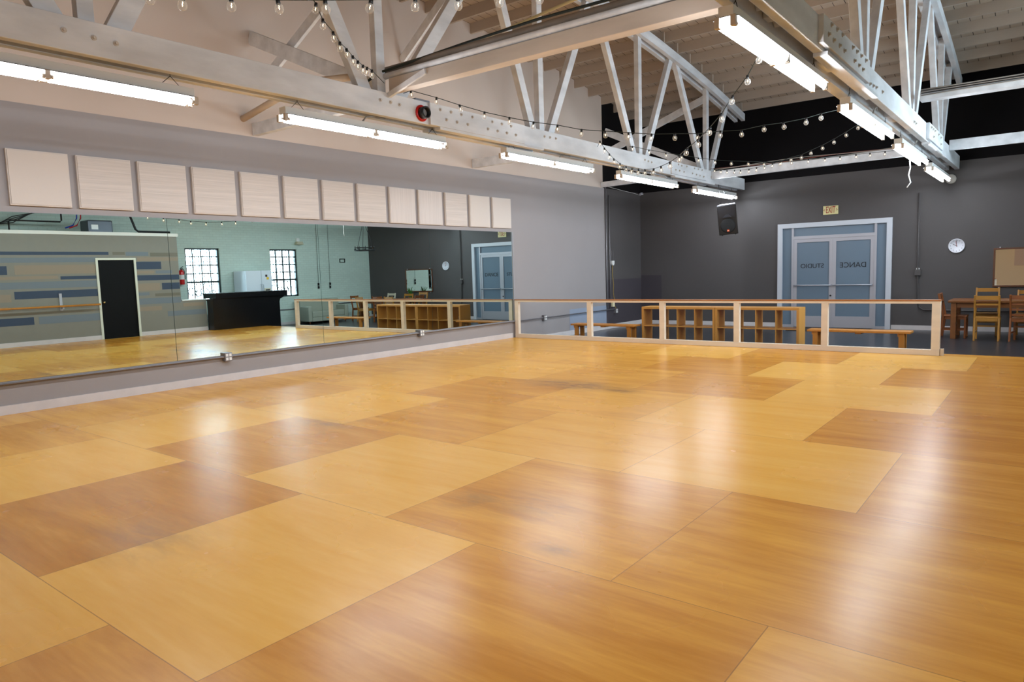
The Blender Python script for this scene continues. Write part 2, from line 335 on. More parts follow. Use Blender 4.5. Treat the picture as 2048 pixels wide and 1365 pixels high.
# ---------------------------------------------------------------- setting: floor
X0F, A, YB1 = 0.0, 1.528, 1.142
tones = {}   # (row, index from the row phase) -> tone 0 light .. 1 dark
phase = {r: (0.73 if r % 2 == 0 else 0.016) for r in range(-4, 8)}
_known = {
 -1: {1:.45, 2:.5, 3:.4, 4:.72, 5:.8, 6:.5},
 0: {-1:.5, 0:.62, 1:.35, 2:.82, 3:.34, 4:.72, 5:.55, 6:.5},
 1: {0:.55, 1:.34, 2:.72, 3:.30, 4:.66, 5:.66, 6:.55},
 2: {-1:.6, 0:.62, 1:.35, 2:.62, 3:.44, 4:.36, 5:.70},
 3: {0:.55, 1:.45, 2:.68, 3:.50, 4:.34, 5:.76},
 4: {-1:.6, 0:.55, 1:.42, 2:.58, 3:.68, 4:.26, 5:.76},
 5: {0:.55, 1:.5, 2:.58, 3:.72, 4:.24, 5:.74},
 6: {-1:.5, 0:.5, 1:.56, 2:.30, 3:.68, 4:.24, 5:.72},
 7: {0:.6, 1:.6, 2:.6, 3:.6, 4:.6, 5:.62, 6:.7}}
random.seed(7)
fv, ff, ftone, fuv = [], [], [], []
def frow_lines(r): return YB1 + r*1.533
for r in range(-3, 8):
    y0, y1 = frow_lines(r), min(frow_lines(r+1), 12.13)
    ph = phase[r]
    for i in range(-1, 8):
        xa, xb = ph + i*A, ph + (i+1)*A
        xa0 = xa
        if xb <= 0.0 or xa >= 10.1: continue
        cxa, cxb = max(xa, 0.0), min(xb, 10.1)
        if cxb-cxa < 0.03: continue
        t = _known.get(r, {}).get(i, random.uniform(.4, .75))
        k = len(fv); fv += [(cxa, y0, 0), (cxb, y0, 0), (cxb, y1, 0), (cxa, y1, 0)]; ff.append((k, k+1, k+2, k+3))
        g, bb = random.random(), random.random()
        ftone.append((t*.94-.09, g, bb, 1))
        yy = (y1-y0)/1.533
        fuv.append([((cxa-xa)/A, 0), ((cxb-xa)/A, 0), ((cxb-xa)/A, yy), ((cxa-xa)/A, yy)])
me = bpy.data.meshes.new('dance_floor'); me.from_pydata(fv, [], ff); me.materials.append(FLOOR)
ca = me.color_attributes.new('sheet', 'FLOAT_COLOR', 'CORNER'); uvl = me.uv_layers.new(name='sheet_uv')
for p, tcol, uvs in zip(me.polygons, ftone, fuv):
    for li, uvv in zip(p.loop_indices, uvs): ca.data[li].color = tcol; uvl.data[li].uv = uvv
fo = bpy.data.objects.new('floor', me); C.objects.link(fo); fo['kind'] = 'structure'; fo['label'] = 'varnished plywood dance floor laid in staggered sheets'
# edge of the raised dance floor and the tile floor beyond
m = MB(); m.box(0, 10.1, 12.105, 12.13, ZT, -0.001); struct('trim_1', m, CAPWOOD, label='wooden edge of the raised dance floor')
m = MB(); m.quad([(-.1, 12.0, ZT), (WALLX+.1, 12.0, ZT), (WALLX+.1, YF+.3, ZT), (-.1, YF+.3, ZT)]); m.quad([(10.0, YB, ZT), (WALLX+.1, YB, ZT), (WALLX+.1, 12.0, ZT), (10.0, 12.0, ZT)])
struct('floor', m, TILE, label='dark tile floor around the dance floor')
# floor under and a ground outside
m = MB(); m.quad([(-30, -30, -.4), (60, -30, -.4), (60, 60, -.4), (-30, 60, -.4)]); g_ = struct('floor', m, mat('outdoor_paving', (150, 150, 146), .9), label='paving outside the building')

# ---------------------------------------------------------------- setting: walls
def roof_z(y): return 5.975 + .20 - .0092*(y-7.4)**2      # underside of the joists / top of the top chords
ZP = 3.47; YG = 15.72
m = MB()
def wq(y0, y1, z0, z1, mm): m.quad([(0, y0, z0), (0, y1, z0), (0, y1, z1), (0, y0, z1)], mm)
wq(YB, 15.80, ZT, ZP, GREY); wq(15.80, YF, 1.13, ZP, DGREY); wq(15.80, YF, ZT, 1.13, DPATCH)
wq(YB, YG, ZP, 6.5, CREAM); wq(YG, YF, ZP, 6.5, BLACKW)
m.quad([(-.12, YB, ZT), (-.12, YF, ZT), (-.12, YF, 6.5), (-.12, YB, 6.5)], GREY)
m.quad([(.004, 14.05, ZT), (.004, 15.795, ZT), (.004, 15.795, .47), (.004, 14.05, .47)], PALE)
o = link('wall_left', m.mesh('wall_left', fix=False)); o['kind'] = 'structure'
# far wall with the opening for the glazed doors
DX0, DX1, DZ = 3.76, 6.27, 2.37
m = MB()
def fq(x0, x1, z0, z1, mm, y=YF): m.quad([(x0, y, z0), (x1, y, z0), (x1, y, z1), (x0, y, z1)], mm)
fq(0, DX0, ZT, ZP, DGREY); fq(DX1, WALLX, ZT, ZP, DGREY); fq(DX0, DX1, DZ, ZP, DGREY); fq(0, WALLX, ZP, 6.0, BLACKW); fq(.002, .72, 1.2, 1.2, DPATCH) if False else None
fq(0.002, .62, ZT, 1.2, DPATCH, YF-.004)
fq(0, DX0, ZT, 6, DGREY, YF+.2); fq(DX1, WALLX, ZT, 6, DGREY, YF+.2); fq(DX0, DX1, DZ, 6, DGREY, YF+.2)
for x in (DX0, DX1): m.quad([(x, YF, ZT), (x, YF+.2, ZT), (x, YF+.2, DZ), (x, YF, DZ)], DGREY)
m.quad([(DX0, YF, DZ), (DX0, YF+.2, DZ), (DX1, YF+.2, DZ), (DX1, YF, DZ)], DGREY)
o = link('wall_back', m.mesh('wall_back', fix=False)); o['kind'] = 'structure'
# brick wall with two windows
WIN = [(10.62, 11.72, .80, 2.42), (13.50, 14.55, .80, 2.40), (10.62, 11.72, 3.45, 4.42), (13.50, 14.55, 3.45, 4.42)]
m = MB()
def bq(y0, y1, z0, z1, x=WALLX): m.quad([(x, y0, z0), (x, y1, z0), (x, y1, z1), (x, y0, z1)], BRICK)
ys = [YB, WIN[0][0], WIN[0][1], WIN[1][0], WIN[1][1], YF]
for xx in (WALLX, WALLX+.2):
    for k in (0, 2, 4): bq(ys[k], ys[k+1], ZT, 6.5, xx)
    for w, w2 in ((WIN[0], WIN[2]), (WIN[1], WIN[3])): bq(w[0], w[1], ZT, w[2], xx); bq(w[0], w[1], w[3], w2[2], xx); bq(w[0], w[1], w2[3], 6.5, xx)
for w in WIN:
    for y in w[:2]: m.quad([(WALLX, y, w[2]), (WALLX+.2, y, w[2]), (WALLX+.2, y, w[3]), (WALLX, y, w[3])], BRICK)
    for z in w[2:]: m.quad([(WALLX, w[0], z), (WALLX+.2, w[0], z), (WALLX+.2, w[1], z), (WALLX, w[1], z)], BRICK)
o = link('wall_right', m.mesh('wall_right', fix=False)); o['kind'] = 'structure'
m = MB(); m.quad([(0, YB, ZT), (WALLX, YB, ZT), (WALLX, YB, 6.0), (0, YB, 6.0)]); struct('wall_front', m, mat('tan_plaster', (236, 218, 184), .7))
# windows: frame, sashes, panes, security bars
for i, w in enumerate(WIN):
    y0, y1, z0, z1 = w; xm = WALLX+.10; zm = z0 + .36*(z1-z0)
    root = MB()
    for (a0, a1, b0, b1) in ((y0, y1, z1-.05, z1), (y0, y1, z0, z0+.05), (y0, y0+.05, z0, z1), (y1-.05, y1, z0, z1)): root.box(xm-.05, xm+.05, a0, a1, b0, b1)
    fr = struct(f'window_{i+1}', root, mat('dark_green_window_frame', (26, 40, 42), .4), label='steel sash window in the white brick wall')
    s = MB(); s.box(xm-.03, xm+.03, y0, y1, zm-.03, zm+.03)
    ym = (y0+y1)/2
    for k in range(1, 4): s.box(xm-.015, xm+.015, y0+(y1-y0)*k/4-.016, y0+(y1-y0)*k/4+.016, z0, z1)
    for k in range(1, 4): z = zm + (z1-zm)*k/4; s.box(xm-.012, xm+.012, y0, y1, z-.018, z+.018)
    part(fr, 'sash', s, mat('dark_green_window_frame', (26, 40, 42)))
    p = MB(); p.box(xm-.002, xm+.002, y0+.04, y1-.04, z0+.04, z1-.04); part(fr, 'pane', p, GLASS)
    bsr = MB()
    n = 8 if i < 2 else 2
    for k in range(1, n): y = y0+(y1-y0)*k/n; bsr.cyl((xm+.14, y, z0), (xm+.14, y, z1), .013, 6)
    for k in (0, 1): bsr.box(xm+.13, xm+.15, y0, y1, z0+.5+k*.7, z0+.52+k*.7)
    if i < 2:  # curled rods added to stand in for dark silhouettes outside the panes
        for (cy_, cz_, r_, a0, a1) in ((.22, .28, .14, 0, 5.2), (.42, .22, .11, 1, 6), (.62, .30, .15, 2.5, 7.5), (.84, .22, .12, 0, 5)):
            pts = [(xm+.13, y0+cy_*(y1-y0)+r_*(1-.4*t_/10)*math.cos(a0+(a1-a0)*t_/10), z0+cz_+r_*(1-.4*t_/10)*math.sin(a0+(a1-a0)*t_/10)) for t_ in range(11)]; bsr.tube(pts, .016, 6)
    part(fr, 'window_bars', bsr, mat('dark_bar_steel', (30, 30, 34), .5))
# arched plank deck
m = MB(); ysg = [YB + k*(YF+.2-YB)/24 for k in range(25)]
for a, b in zip(ysg, ysg[1:]):
    za, zb = roof_z(a)+.19, roof_z(b)+.19
    m.hexa([(-.12, a, za), (WALLX+.2, a, za), (WALLX+.2, b, zb), (-.12, b, zb), (-.12, a, za+.05), (WALLX+.2, a, za+.05), (WALLX+.2, b, zb+.05), (-.12, b, zb+.05)])
struct('ceiling', m, DECK, label='whitewashed plank roof deck above the joists')
# baseboards
BASE = mat('white_baseboard_paint', (206, 200, 200), .5, noise=.07, nscale=5)
m = MB(); m.box(0.001, .018, YB, 11.8, 0.0005, .105); struct('baseboard_left', m, BASE)
m = MB(); m.box(0.001, .018, 12.14, YF-.02, ZT, ZT+.11); struct('baseboard_left', m, BASE)
m = MB(); m.box(.02, DX0-.01, YF-.018, YF-.001, ZT, ZT+.10); struct('baseboard_back', m, BASE)
m = MB(); m.box(DX1+.01, WALLX-.01, YF-.018, YF-.001, ZT, ZT+.10); struct('baseboard_back', m, BASE)
m = MB(); m.box(WALLX-.02, WALLX-.001, 12.9, YF-.02, ZT, ZT+.09); struct('baseboard_right', m, BASE)
# drywall joint lines under the mirror and the trim ledge carrying the conduit
m = MB()
m.box(.001, .022, YB, 11.86, .335, .372); struct('trim_2', m, GREY, label='grey ledge under the long wall mirror')

# ---------------------------------------------------------------- partition wall with painted blocks (opposite the mirror)
XP = 10.1
PBASE = mat('warm_grey_wall_paint', (128, 126, 116), .6, noise=.03)
PB = [mat('steel_blue_block_paint', (46, 62, 84), .6), mat('light_grey_blue_block_paint', (108, 118, 126), .6), mat('beige_block_paint', (142, 128, 110), .6), mat('olive_grey_block_paint', (108, 104, 90), .6)]
m = MB(); DY0, DY1, DZT = 7.62, 8.50, 2.03
m.box(XP, XP+.14, YB, DY0, 0, 2.66, PBASE); m.box(XP, XP+.14, DY1, 9.70, 0, 2.66, PBASE); m.box(XP, XP+.14, DY0, DY1, DZT, 2.66, PBASE); m.box(XP, XP+.14, 9.70, 10.42, 0, .88, PBASE)
m.box(XP, XP+.14, YB, 10.42, ZT, -.0005, PBASE)
blocks = [(0,2.16,2.24,5.2,7.9,0),(3,2.14,2.22,3.6,5.15,0),(1,1.98,2.10,4.9,7.60,0),(0,1.98,2.08,3.9,4.85,0),(0,1.70,1.90,4.75,5.65,0),(2,1.70,1.92,5.8,7.60,0),(0,1.56,1.64,6.75,7.60,0),(1,1.36,1.52,4.2,7.60,0),(2,1.58,1.66,5.0,6.7,0),
 (0,1.12,1.30,5.75,7.60,0),(3,1.06,1.28,4.4,5.25,0),(2,1.06,1.24,5.4,5.68,0),(0,.50,.68,4.3,6.1,0),(1,.50,.68,6.2,7.60,0),(2,.86,.96,3.2,5.6,0),
 (3,2.16,2.24,8.0,8.30,0),(1,2.14,2.24,8.32,8.9,0),(3,2.12,2.22,8.95,9.69,0),(2,2.00,2.10,8.6,9.69,0),(0,1.78,1.98,8.52,9.22,0),(2,1.66,1.74,8.52,9.02,0),(1,1.66,1.74,9.06,9.5,0),(0,1.48,1.62,8.52,9.69,0),(2,1.20,1.40,8.52,9.15,0),(0,1.22,1.40,9.2,9.69,0),
 (1,1.08,1.16,8.52,8.85,0),(3,1.04,1.12,9.0,9.69,0),(1,.84,1.00,8.56,9.69,0),(2,.66,.78,8.54,9.15,0),(2,.72,.82,9.75,10.35,0),(1,.48,.62,9.3,10.4,0),
 (1,2.0,2.12,1.0,3.7,0),(0,1.7,1.9,2.0,3.9,0),(2,1.4,1.6,1.2,3.6,0),(0,1.1,1.3,.2,2.6,0),(1,.6,.8,1.4,4.0,0)]
for k, z0, z1, y0, y1, _ in blocks: m.box(XP-.003, XP+.001, y0, y1, z0, z1, PB[k])
o = link('wall_partition', m.mesh('wall_partition')); o['kind'] = 'structure'
m = MB(); m.box(XP-.03, XP+.17, YB, 9.73, 2.66, 2.745); struct('trim_3', m, mat('white_cap_paint', (226, 228, 222), .5), label='white cap on the partition wall')
m = MB(); m.box(XP-.02, XP+.5, 9.72, 10.42, .88, .91); struct('trim_4', m, mat('white_counter_laminate', (226, 232, 230), .3), label='white counter top on the low end of the partition')
m = MB(); m.box(XP-.018, XP-.0005, YB, DY0-.05, 0.001, .11); m.box(XP-.018, XP-.0005, DY1+.05, 10.42, 0.001, .11); struct('baseboard_partition', m, BASE)
# black door
m = MB()
for a in ((DY0-.055, DY0, 0.001, DZT+.055), (DY1, DY1+.055, 0.001, DZT+.055), (DY0, DY1, DZT, DZT+.055)): m.box(XP-.025, XP+.15, *a)
d2 = struct('door_2', m, mat('cream_door_casing', (214, 216, 200), .5), label='black door with cream casing in the partition wall')
m = MB(); m.box(XP+.02, XP+.06, DY0+.003, DY1-.003, .004, DZT-.003); part(d2, 'door_leaf', m, mat('black_door_paint', (9, 10, 12), .6, spec=.15))
m = MB(); m.lathe([(0,-.075),(.026,-.07),(.03,-.05),(.014,-.035),(.012,-.01),(.03,-.005),(.03,0.0)], 14, (XP+.02, DY0+.07, .95), 'x'); part(d2, 'door_knob', m, mat('brass_knob', (190, 176, 130), .25, metal=1))

# ---------------------------------------------------------------- glazed double door in the far wall
DOORF = ALU; y = YF
m = MB()
cas = .11
m.box(DX0-.0, DX0+cas, y-.05, y+.06, ZT, DZ); m.box(DX1-cas, DX1, y-.05, y+.06, ZT, DZ); m.box(DX0+cas, DX1-cas, y-.05, y+.06, DZ-cas, DZ)
d1 = struct('door_1', m, mat('pale_door_casing', (196, 200, 208), .45), label='glazed double entrance door with frosted sidelights')
mx0, mx1 = DX0+.38, DX1-.36      # mullions beside the two leaves
ztr = 2.02; xc = (mx0+mx1)/2
m = MB(); m.box(mx0-.05, mx0, y-.03, y+.05, ZT, DZ-cas); m.box(mx1, mx1+.05, y-.03, y+.05, ZT, DZ-cas); m.box(mx0, mx1, y-.03, y+.05, ztr-.035, ztr+.035)
m.box(DX0+cas, mx0-.05, y-.02, y+.04, ZT, ZT+.06); m.box(mx1+.05, DX1-cas, y-.02, y+.04, ZT, ZT+.06)
m.box(xc-.03, xc+.03, y+.0255, y+.05, ZT, ztr-.03); m.box(mx0-.02, mx1+.02, y+.0255, y+.05, ztr-.08, ztr-.03); m.box(mx0-.02, mx0+.03, y+.0255, y+.05, ZT, ztr); m.box(mx1-.03, mx1+.02, y+.0255, y+.05, ZT, ztr); m.box(mx0, mx1, y+.0255, y+.05, ZT, ZT+.04)  # unseen stop strips added behind the leaf joints to block daylight leaks
part(d1, 'door_mullion', m, ALU)
for nm, (a, b, c_, d_) in {'sidelight': (DX0+cas, mx0-.05, ZT+.06, DZ-cas), 'sidelight ': (mx1+.05, DX1-cas, ZT+.06, DZ-cas), 'transom_pane': (mx0, mx1, ztr+.035, DZ-cas)}.items():
    m = MB(); m.box(a, b, y+.005, y+.012, c_, d_); part(d1, nm.strip(), m, FROST)
xc = (mx0+mx1)/2
for side, (a, b) in (('l', (mx0+.0005, xc-.0005)), ('r', (xc+.0005, mx1-.0005))):
    st = .075; m = MB(); zb = ZT+.008; zt_ = ztr-.0355
    m.box(a, a+st, y-.02, y+.025, zb, zt_); m.box(b-st, b, y-.02, y+.025, zb, zt_); m.box(a+st, b-st, y-.02, y+.025, zt_-.08, zt_); m.box(a+st, b-st, y-.02, y+.025, zb, zb+.27)
    lf = part(d1, 'door_leaf', m, ALU)
    m = MB(); m.box(a+st, b-st, y-.001, y+.006, zb+.27, zt_-.08); part(lf, 'door_pane', m, FROST)
    m = MB(); m.cyl((a+.02, y-.085, .87), (b-.02, y-.085, .87), .017, 10)
    for xx in (a+.035, b-.035): m.box(xx-.015, xx+.015, y-.09, y-.02, .85, .89)
    part(lf, 'push_bar', m, ALU)
    me = text_mesh('STUDIO' if side == 'l' else 'DANCE', .150 if side == 'l' else .170, .003, mat('dark_vinyl_lettering', (14, 18, 28), .5), spacing=1.0)
    t = link('door_lettering', me, lf, ((a+b)/2 - (.02 if side == 'l' else 0), y-.0035, 1.33), (math.radians(90), 0, math.radians(180)))
    if side == 'l':
        m = MB(); m.cyl((b-.035, y-.03, .62), (b-.035, y-.018, .62), .022, 12); part(lf, 'door_lock', m, BLACKP)
m = MB(); m.box(4.25, 5.9, 16.75, 17.55, ZT+.0005, ZT+.012); solo('doormat', m, mat('brown_black_mat', (44, 36, 36), .95, bump=.4, bscale=300), 'dark doormat lying on the tiles inside the glazed double door', 'doormat')

# ---------------------------------------------------------------- roof joists (three bays between walls and trusses)
T1X, T2X = 2.79, 7.37
jy = [7.05 + .62*k for k in range(18)]
def joist_mb(L):
    m = MB(); m.box(0, L, -.022, .022, 0, .19); return m
bays = [(0.0, T1X+.12, .0, 'whitewashed roof joist between the mirror wall and the nearer-left truss', 'joists in the bay above the mirror wall'),
        (T1X-.12, T2X+.12, .05, 'whitewashed roof joist spanning between the two timber trusses', 'joists in the middle roof bay'),
        (T2X-.12, WALLX, .0, 'whitewashed roof joist between the right truss and the brick wall', 'joists in the bay right of the right truss')]
for x0, x1, dy, lab, grp in bays:
    me = joist_mb(x1-x0).mesh('roof_joist', JOISTM)
    for yj in jy:
        yy = yj+dy
        if yy > YF-.05: continue
        o = link('roof_joist', me, None, (x0, yy, roof_z(yy)), (math.atan(-.0184*(yy-7.4))*0, 0, 0)); tag(o, lab, 'joist', grp)

# ---------------------------------------------------------------- timber bowstring trusses
NODES = [-.75, 2.6, 5.80, 9.07, 12.34, 15.6]
TOPS = [.95, 4.2, 7.45, 10.68, 13.85, 16.9]
BOLTS1 = [(2.39,3.445),(2.61,3.435),(2.78,3.429),(5.69,3.462),(5.85,3.462),(5.99,3.456),(6.66,3.50),(6.86,3.50),(7.06,3.50),(7.28,3.50),(6.77,3.39),(6.97,3.39),(7.18,3.39),(7.7,3.50),(7.91,3.50),(8.12,3.50),(7.6,3.39),(7.81,3.39),(8.02,3.39),(8.23,3.39),(9.0,3.475),(9.15,3.479),(9.31,3.482),(12.32,3.466),(12.46,3.456),(12.6,3.45),(13.76,3.52),(13.92,3.51),(14.17,3.52),(14.57,3.52),(14.77,3.52),(14.98,3.52),(13.63,3.40),(13.81,3.40),(14.03,3.395),(14.46,3.40),(14.67,3.395),(14.86,3.39),(15.07,3.385),(15.57,3.421)]
BOLTS2 = [(6.86,3.52),(7.06,3.53),(7.26,3.53),(6.77,3.418),(6.94,3.407),(7.16,3.409),(7.34,3.404),(7.68,3.51),(7.86,3.51),(8.05,3.51),(8.27,3.51),(7.76,3.40),(7.96,3.398),(8.14,3.393),(8.75,3.371),(8.92,3.382),(9.08,3.393),(9.44,3.408),(11.76,3.40),(11.92,3.40),(13.09,3.50),(13.29,3.50),(13.5,3.50),(13.94,3.50),(14.25,3.49),(13.37,3.39),(14.26,3.38)]
def tc_low(y): return roof_z(y)-.20
def truss(cx, label, splices, bolts):
    root = thing('roof_truss', label, 'truss', (cx, YB, 3.29), 0)
    c0, c1 = 3.29, 3.565
    for s in (-1, 1):                                   # bottom chord: two planks with the webs between them
        xa, xb = cx+s*.05, cx+s*.135
        m = MB(); m.box(xa, xb, YB+.01, YF-.006, c0, c1); ch = part(root, 'bottom_chord', m, TRUSSW, True, bevel=.006)
        for (ya, yb, t, zl) in splices:
            m = MB(); m.box(xb, xb+s*t, ya, yb, zl, c1-.005); part(ch, 'splice_plate', m, TRUSSW, True, bevel=.005)
            m = MB(); m.box(xa, xb+s*(t-.01), ya+.18, yb+.5, c0-.035, c0-.0005); part(ch, 'splice_board', m, TRUSSW, True, bevel=.003)
    for yy in [1.0, 4.3, 7.2, 10.6, 13.9, 16.6]: m = MB(); m.box(cx-.05, cx+.05, yy, yy+.5, c0+.03, c1-.03); part(root, 'spacer_block', m, TRUSSW, True)
    # arched top chord, two laminated planks
    N = 18; pts = [(YB+.01) + (YF-.006-YB-.01)*k/N for k in range(N+1)]
    for s in (-1, 1):
        m = MB(); xa, xb = sorted((cx+s*.05, cx+s*.135)); i = 0
        for a, b in zip(pts, pts[1:]):
            m.hexa([(xa, a, tc_low(a)), (xb, a, tc_low(a)), (xb, b, tc_low(b)), (xa, b, tc_low(b)), (xa, a, tc_low(a)+.17), (xb, a, tc_low(a)+.17), (xb, b, tc_low(b)+.17), (xa, b, tc_low(b)+.17)])
        part(root, 'top_chord', m, TRUSSW, True)
    m = MB()
    for a, b in zip(pts, pts[1:]): m.hexa([(cx-.10, a, tc_low(a)+.171), (cx+.10, a, tc_low(a)+.171), (cx+.10, b, tc_low(b)+.171), (cx-.10, b, tc_low(b)+.171), (cx-.10, a, roof_z(a)-.002), (cx+.10, a, roof_z(a)-.002), (cx+.10, b, roof_z(b)-.002), (cx-.10, b, roof_z(b)-.002)])
    part(root, 'nailer_plank', m, TRUSSW, True)
    for ny in NODES:
        m = MB(); m.beam((cx, ny, c0+.05), (cx, ny, tc_low(ny)+.14), .095, .13, (0,1,0)); part(root, 'post', m, TRUSSW, True, bevel=.005)
    for ny in NODES:
        for ty in TOPS:
            if 1.0 < abs(ty-ny) < 2.0:
                s = 1 if ty > ny else -1
                if ty == 7.45: ty = 8.1 if s > 0 else 7.75
                m = MB(); w = .18 if ny < 4 else (.17 if ny < 7 else .14)
                m.beam((cx, ny+s*.15, c0+.10), (cx, ty-s*.10, tc_low(ty)+.10), .095, w, (0,1,0)); part(root, 'web_brace', m, TRUSSW, True, bevel=.005)
    bm_ = MB(); bm_.cyl((0,0,0), (.006,0,0), .022, 12); bm_.cyl((.006,0,0), (.022,0,0), .012, 6)
    bme = bm_.mesh('bolt', BOLT)
    for (by, bz) in bolts:
        off = .136
        for (ya, yb, t, zl) in splices:
            if ya < by < yb: off = .136+t
        link('bolt', bme, root, (off, by-YB, bz-3.29))
    return root
truss(T1X, 'left white timber roof truss, nearer the mirror wall, seen across the room', [(6.48, 8.45, .035, 3.29), (13.45, 15.25, .03, 3.31)], BOLTS1)
truss(T2X, 'right white timber roof truss running away overhead on the right', [(6.62, 8.50, .05, 3.32), (12.95, 14.6, .05, 3.31)], BOLTS2)

# ---------------------------------------------------------------- cross beams and sway braces
def xbeam(a, b, w, h, label, name='cross_beam', cat='beam', group=None, mm=None):
    m = MB(); m.beam(a, b, w, h); base = ((a[0]+b[0])/2, a[1], min(a[2], b[2])-h/2)
    return solo(name, m, mm or TRUSSW, label, cat, group, base, bevel=.006)
BEAMT = mat('dusty_white_timber', (204, 192, 180), .7, noise=.18, nscale=3.5, bump=.3, bscale=12, stretch=(.25, 1, 1))
t = thing('cross_beam', 'thick white cross beam with pipes on top between the two trusses', 'beam', (5.08, 5.9, 3.57))
m = MB(); m.beam((T1X+.14, 5.9, 3.655), (T2X-.14, 5.9, 3.62), .14, .155); part(t, 'beam_timber', m, BEAMT, True, bevel=.006)
m = MB(); m.beam((T1X+.15, 5.82, 3.535), (3.55, 5.82, 3.69), .035, .06); part(t, 'corner_strut', m, TRUSSW, True)
xbeam((T1X+.14, 15.62, 3.46), (T2X-.14, 15.62, 3.50), .10, .17, 'white cross beam between the trusses in front of the black wall')
xbeam((T2X+.14, 12.3, 3.83), (WALLX-.01, 12.3, 3.83), .20, .12, 'cross beam carrying cables from the right truss to the brick wall')
xbeam((T2X+.14, 15.9, 3.56), (WALLX-.01, 15.9, 3.57), .10, .19, 'bare white cross beam right of the right truss before the black wall')
for y, lab in ((5.9, 'over the left end of the mirror'), (10.7, 'over the right end of the panel row'), (15.65, 'where the cream wall turns black')):
    h = .17 if y != 15.65 else .13
    xbeam((.005, y, 3.57 if y < 15 else 3.54), (T1X-.14, y, 3.57 if y < 15 else 3.58), .09, h, f'white tie beam from the left wall to the truss, {lab}', 'tie_beam')
xbeam((.005, 5.92, 4.86), (T1X-.15, 5.92, 3.68), .05, .19, 'white sway brace falling from the cream wall to the near truss', 'sway_brace', 'brace')
xbeam((.03, 6.0, 4.18), (T1X-.15, 6.0, 5.45), .05, .14, 'white sway brace rising from the cream wall crossing the falling brace', 'sway_brace', 'brace')
xbeam((.05, 15.79, 4.88), (T1X-.15, 15.79, 3.64), .05, .17, 'white sway brace falling across the black wall behind the left truss', 'sway_brace', 'brace')
xbeam((.05, 15.87, 4.36), (T1X-.15, 15.87, 5.25), .05, .16, 'white sway brace rising across the black wall behind the left truss', 'sway_brace', 'brace')
xbeam((.02, 8.85, 5.15), (1.25, 8.85, 6.05), .05, .15, 'white sway brace high on the cream wall under the joists', 'sway_brace', 'brace')
# pipes and cables on the big cross beam
m = MB(); m.cyl((2.60, 5.86, 3.775), (T2X-.1, 5.86, 3.745), .036, 12); solo('pipe', m, TRUSSW, 'thick white-painted pipe lying on the big cross beam', 'pipe')
m = MB(); m.cyl((2.62, 5.93, 3.865), (T2X-.1, 5.93, 3.83), .042, 12); solo('pipe', m, mat('brown_grey_pipe', (128, 116, 104), .5, noise=.15, nscale=5), 'brown-grey pipe behind the white one on the big cross beam', 'pipe')
m = MB(); m.tube([(2.3, 5.6, 3.60), (2.55, 5.7, 3.66), (2.75, 5.82, 3.82), (4, 5.98, 3.93), (5, 5.98, 3.95), (6, 5.98, 3.93), (7.2, 5.98, 3.90)], .016, 8); solo('cable', m, GWIRE, 'dark cable running along the pipes on the big cross beam', 'cable')
m = MB(); m.tube([(3.6, 6.02, 3.90), (4.6, 6.03, 3.97), (5.4, 6.03, 4.05), (6.2, 6.02, 4.12), (7.2, 6.0, 4.2)], .015, 8); solo('cable', m, mat('yellowed_cable', (196, 178, 128), .5), 'yellowed cable rising above the pipes on the big cross beam', 'cable')
m = MB(); m.cyl((.01, 5.72, 3.70), (1.5, 5.72, 3.93), .045, 12); m.cyl((1.5, 5.72, 3.93), (2.6, 5.72, 3.80), .045, 12); solo('pipe', m, mat('tan_pipe_paint', (206, 186, 162), .6), 'tan pipe leaving the cream wall beside the left tie beam', 'pipe')
# cables on the far cross beams
for k in range(5):
    m = MB(); pts = []
    for j in range(13):
        s = j/12; pts.append((T2X+.16+s*(WALLX-T2X-.4), 12.19-.012*k, 3.84+.05*math.sin(5*s+k)*.5+.02*k - .05*math.sin(math.pi*s*2+k)*.3))
    m.tube(pts, .009, 6); solo('cable', m, WIRE if k % 2 else mat('grey_cable', (150, 146, 140), .5), 'one of the cables slung along the upper cross beam right of the right truss', 'cable', 'cables along the upper right cross beam', base=(9.3, 12.2, 3.8))
for k in range(3):
    m = MB(); pts = []
    for j in range(15):
        s = j/14; pts.append((T1X+.2+s*(T2X-T1X-.4), 15.55, 3.565+.02*k+.018*math.sin(9*s+2*k)))
    m.tube(pts, .008, 6); solo('cable', m, mat('red_brown_cable', (120, 66, 56), .5) if k == 1 else mat('grey_cable', (150, 146, 140), .5), 'one of the loose cables lying on the cross beam before the black wall', 'cable', 'cables on the far cross beam', base=(5, 15.55, 3.56))
# round drum hanging from the chord
t = thing('cable_drum', 'black cylinder with red flange fixed to the left truss chord', 'drum', (T1X+.135, 6.35, 3.41))
m = MB(); m.lathe([(0,.0),(.095,.0),(.10,.006),(.10,.016),(.06,.018)], 28, (0,0,0), 'x'); part(t, 'flange', m, RED)
m = MB(); m.lathe([(.068,.016),(.072,.02),(.074,.10),(.066,.105),(.055,.10),(.05,.02)], 28, (0,0,0), 'x'); part(t, 'drum_body', m, BLACKP)
m = MB(); m.lathe([(0,.05),(.05,.05)], 24, (0,0,0), 'x'); part(t, 'drum_core', m, mat('grey_cap', (150, 146, 144), .5))
m = MB(); m.box(T1X-.01, T1X+.10, 6.30, 6.55, 3.567, 3.60); solo('junction_box', m, STEEL, 'small metal junction box on top of the left truss chord near the red flange', 'electrical box', bevel=.004)

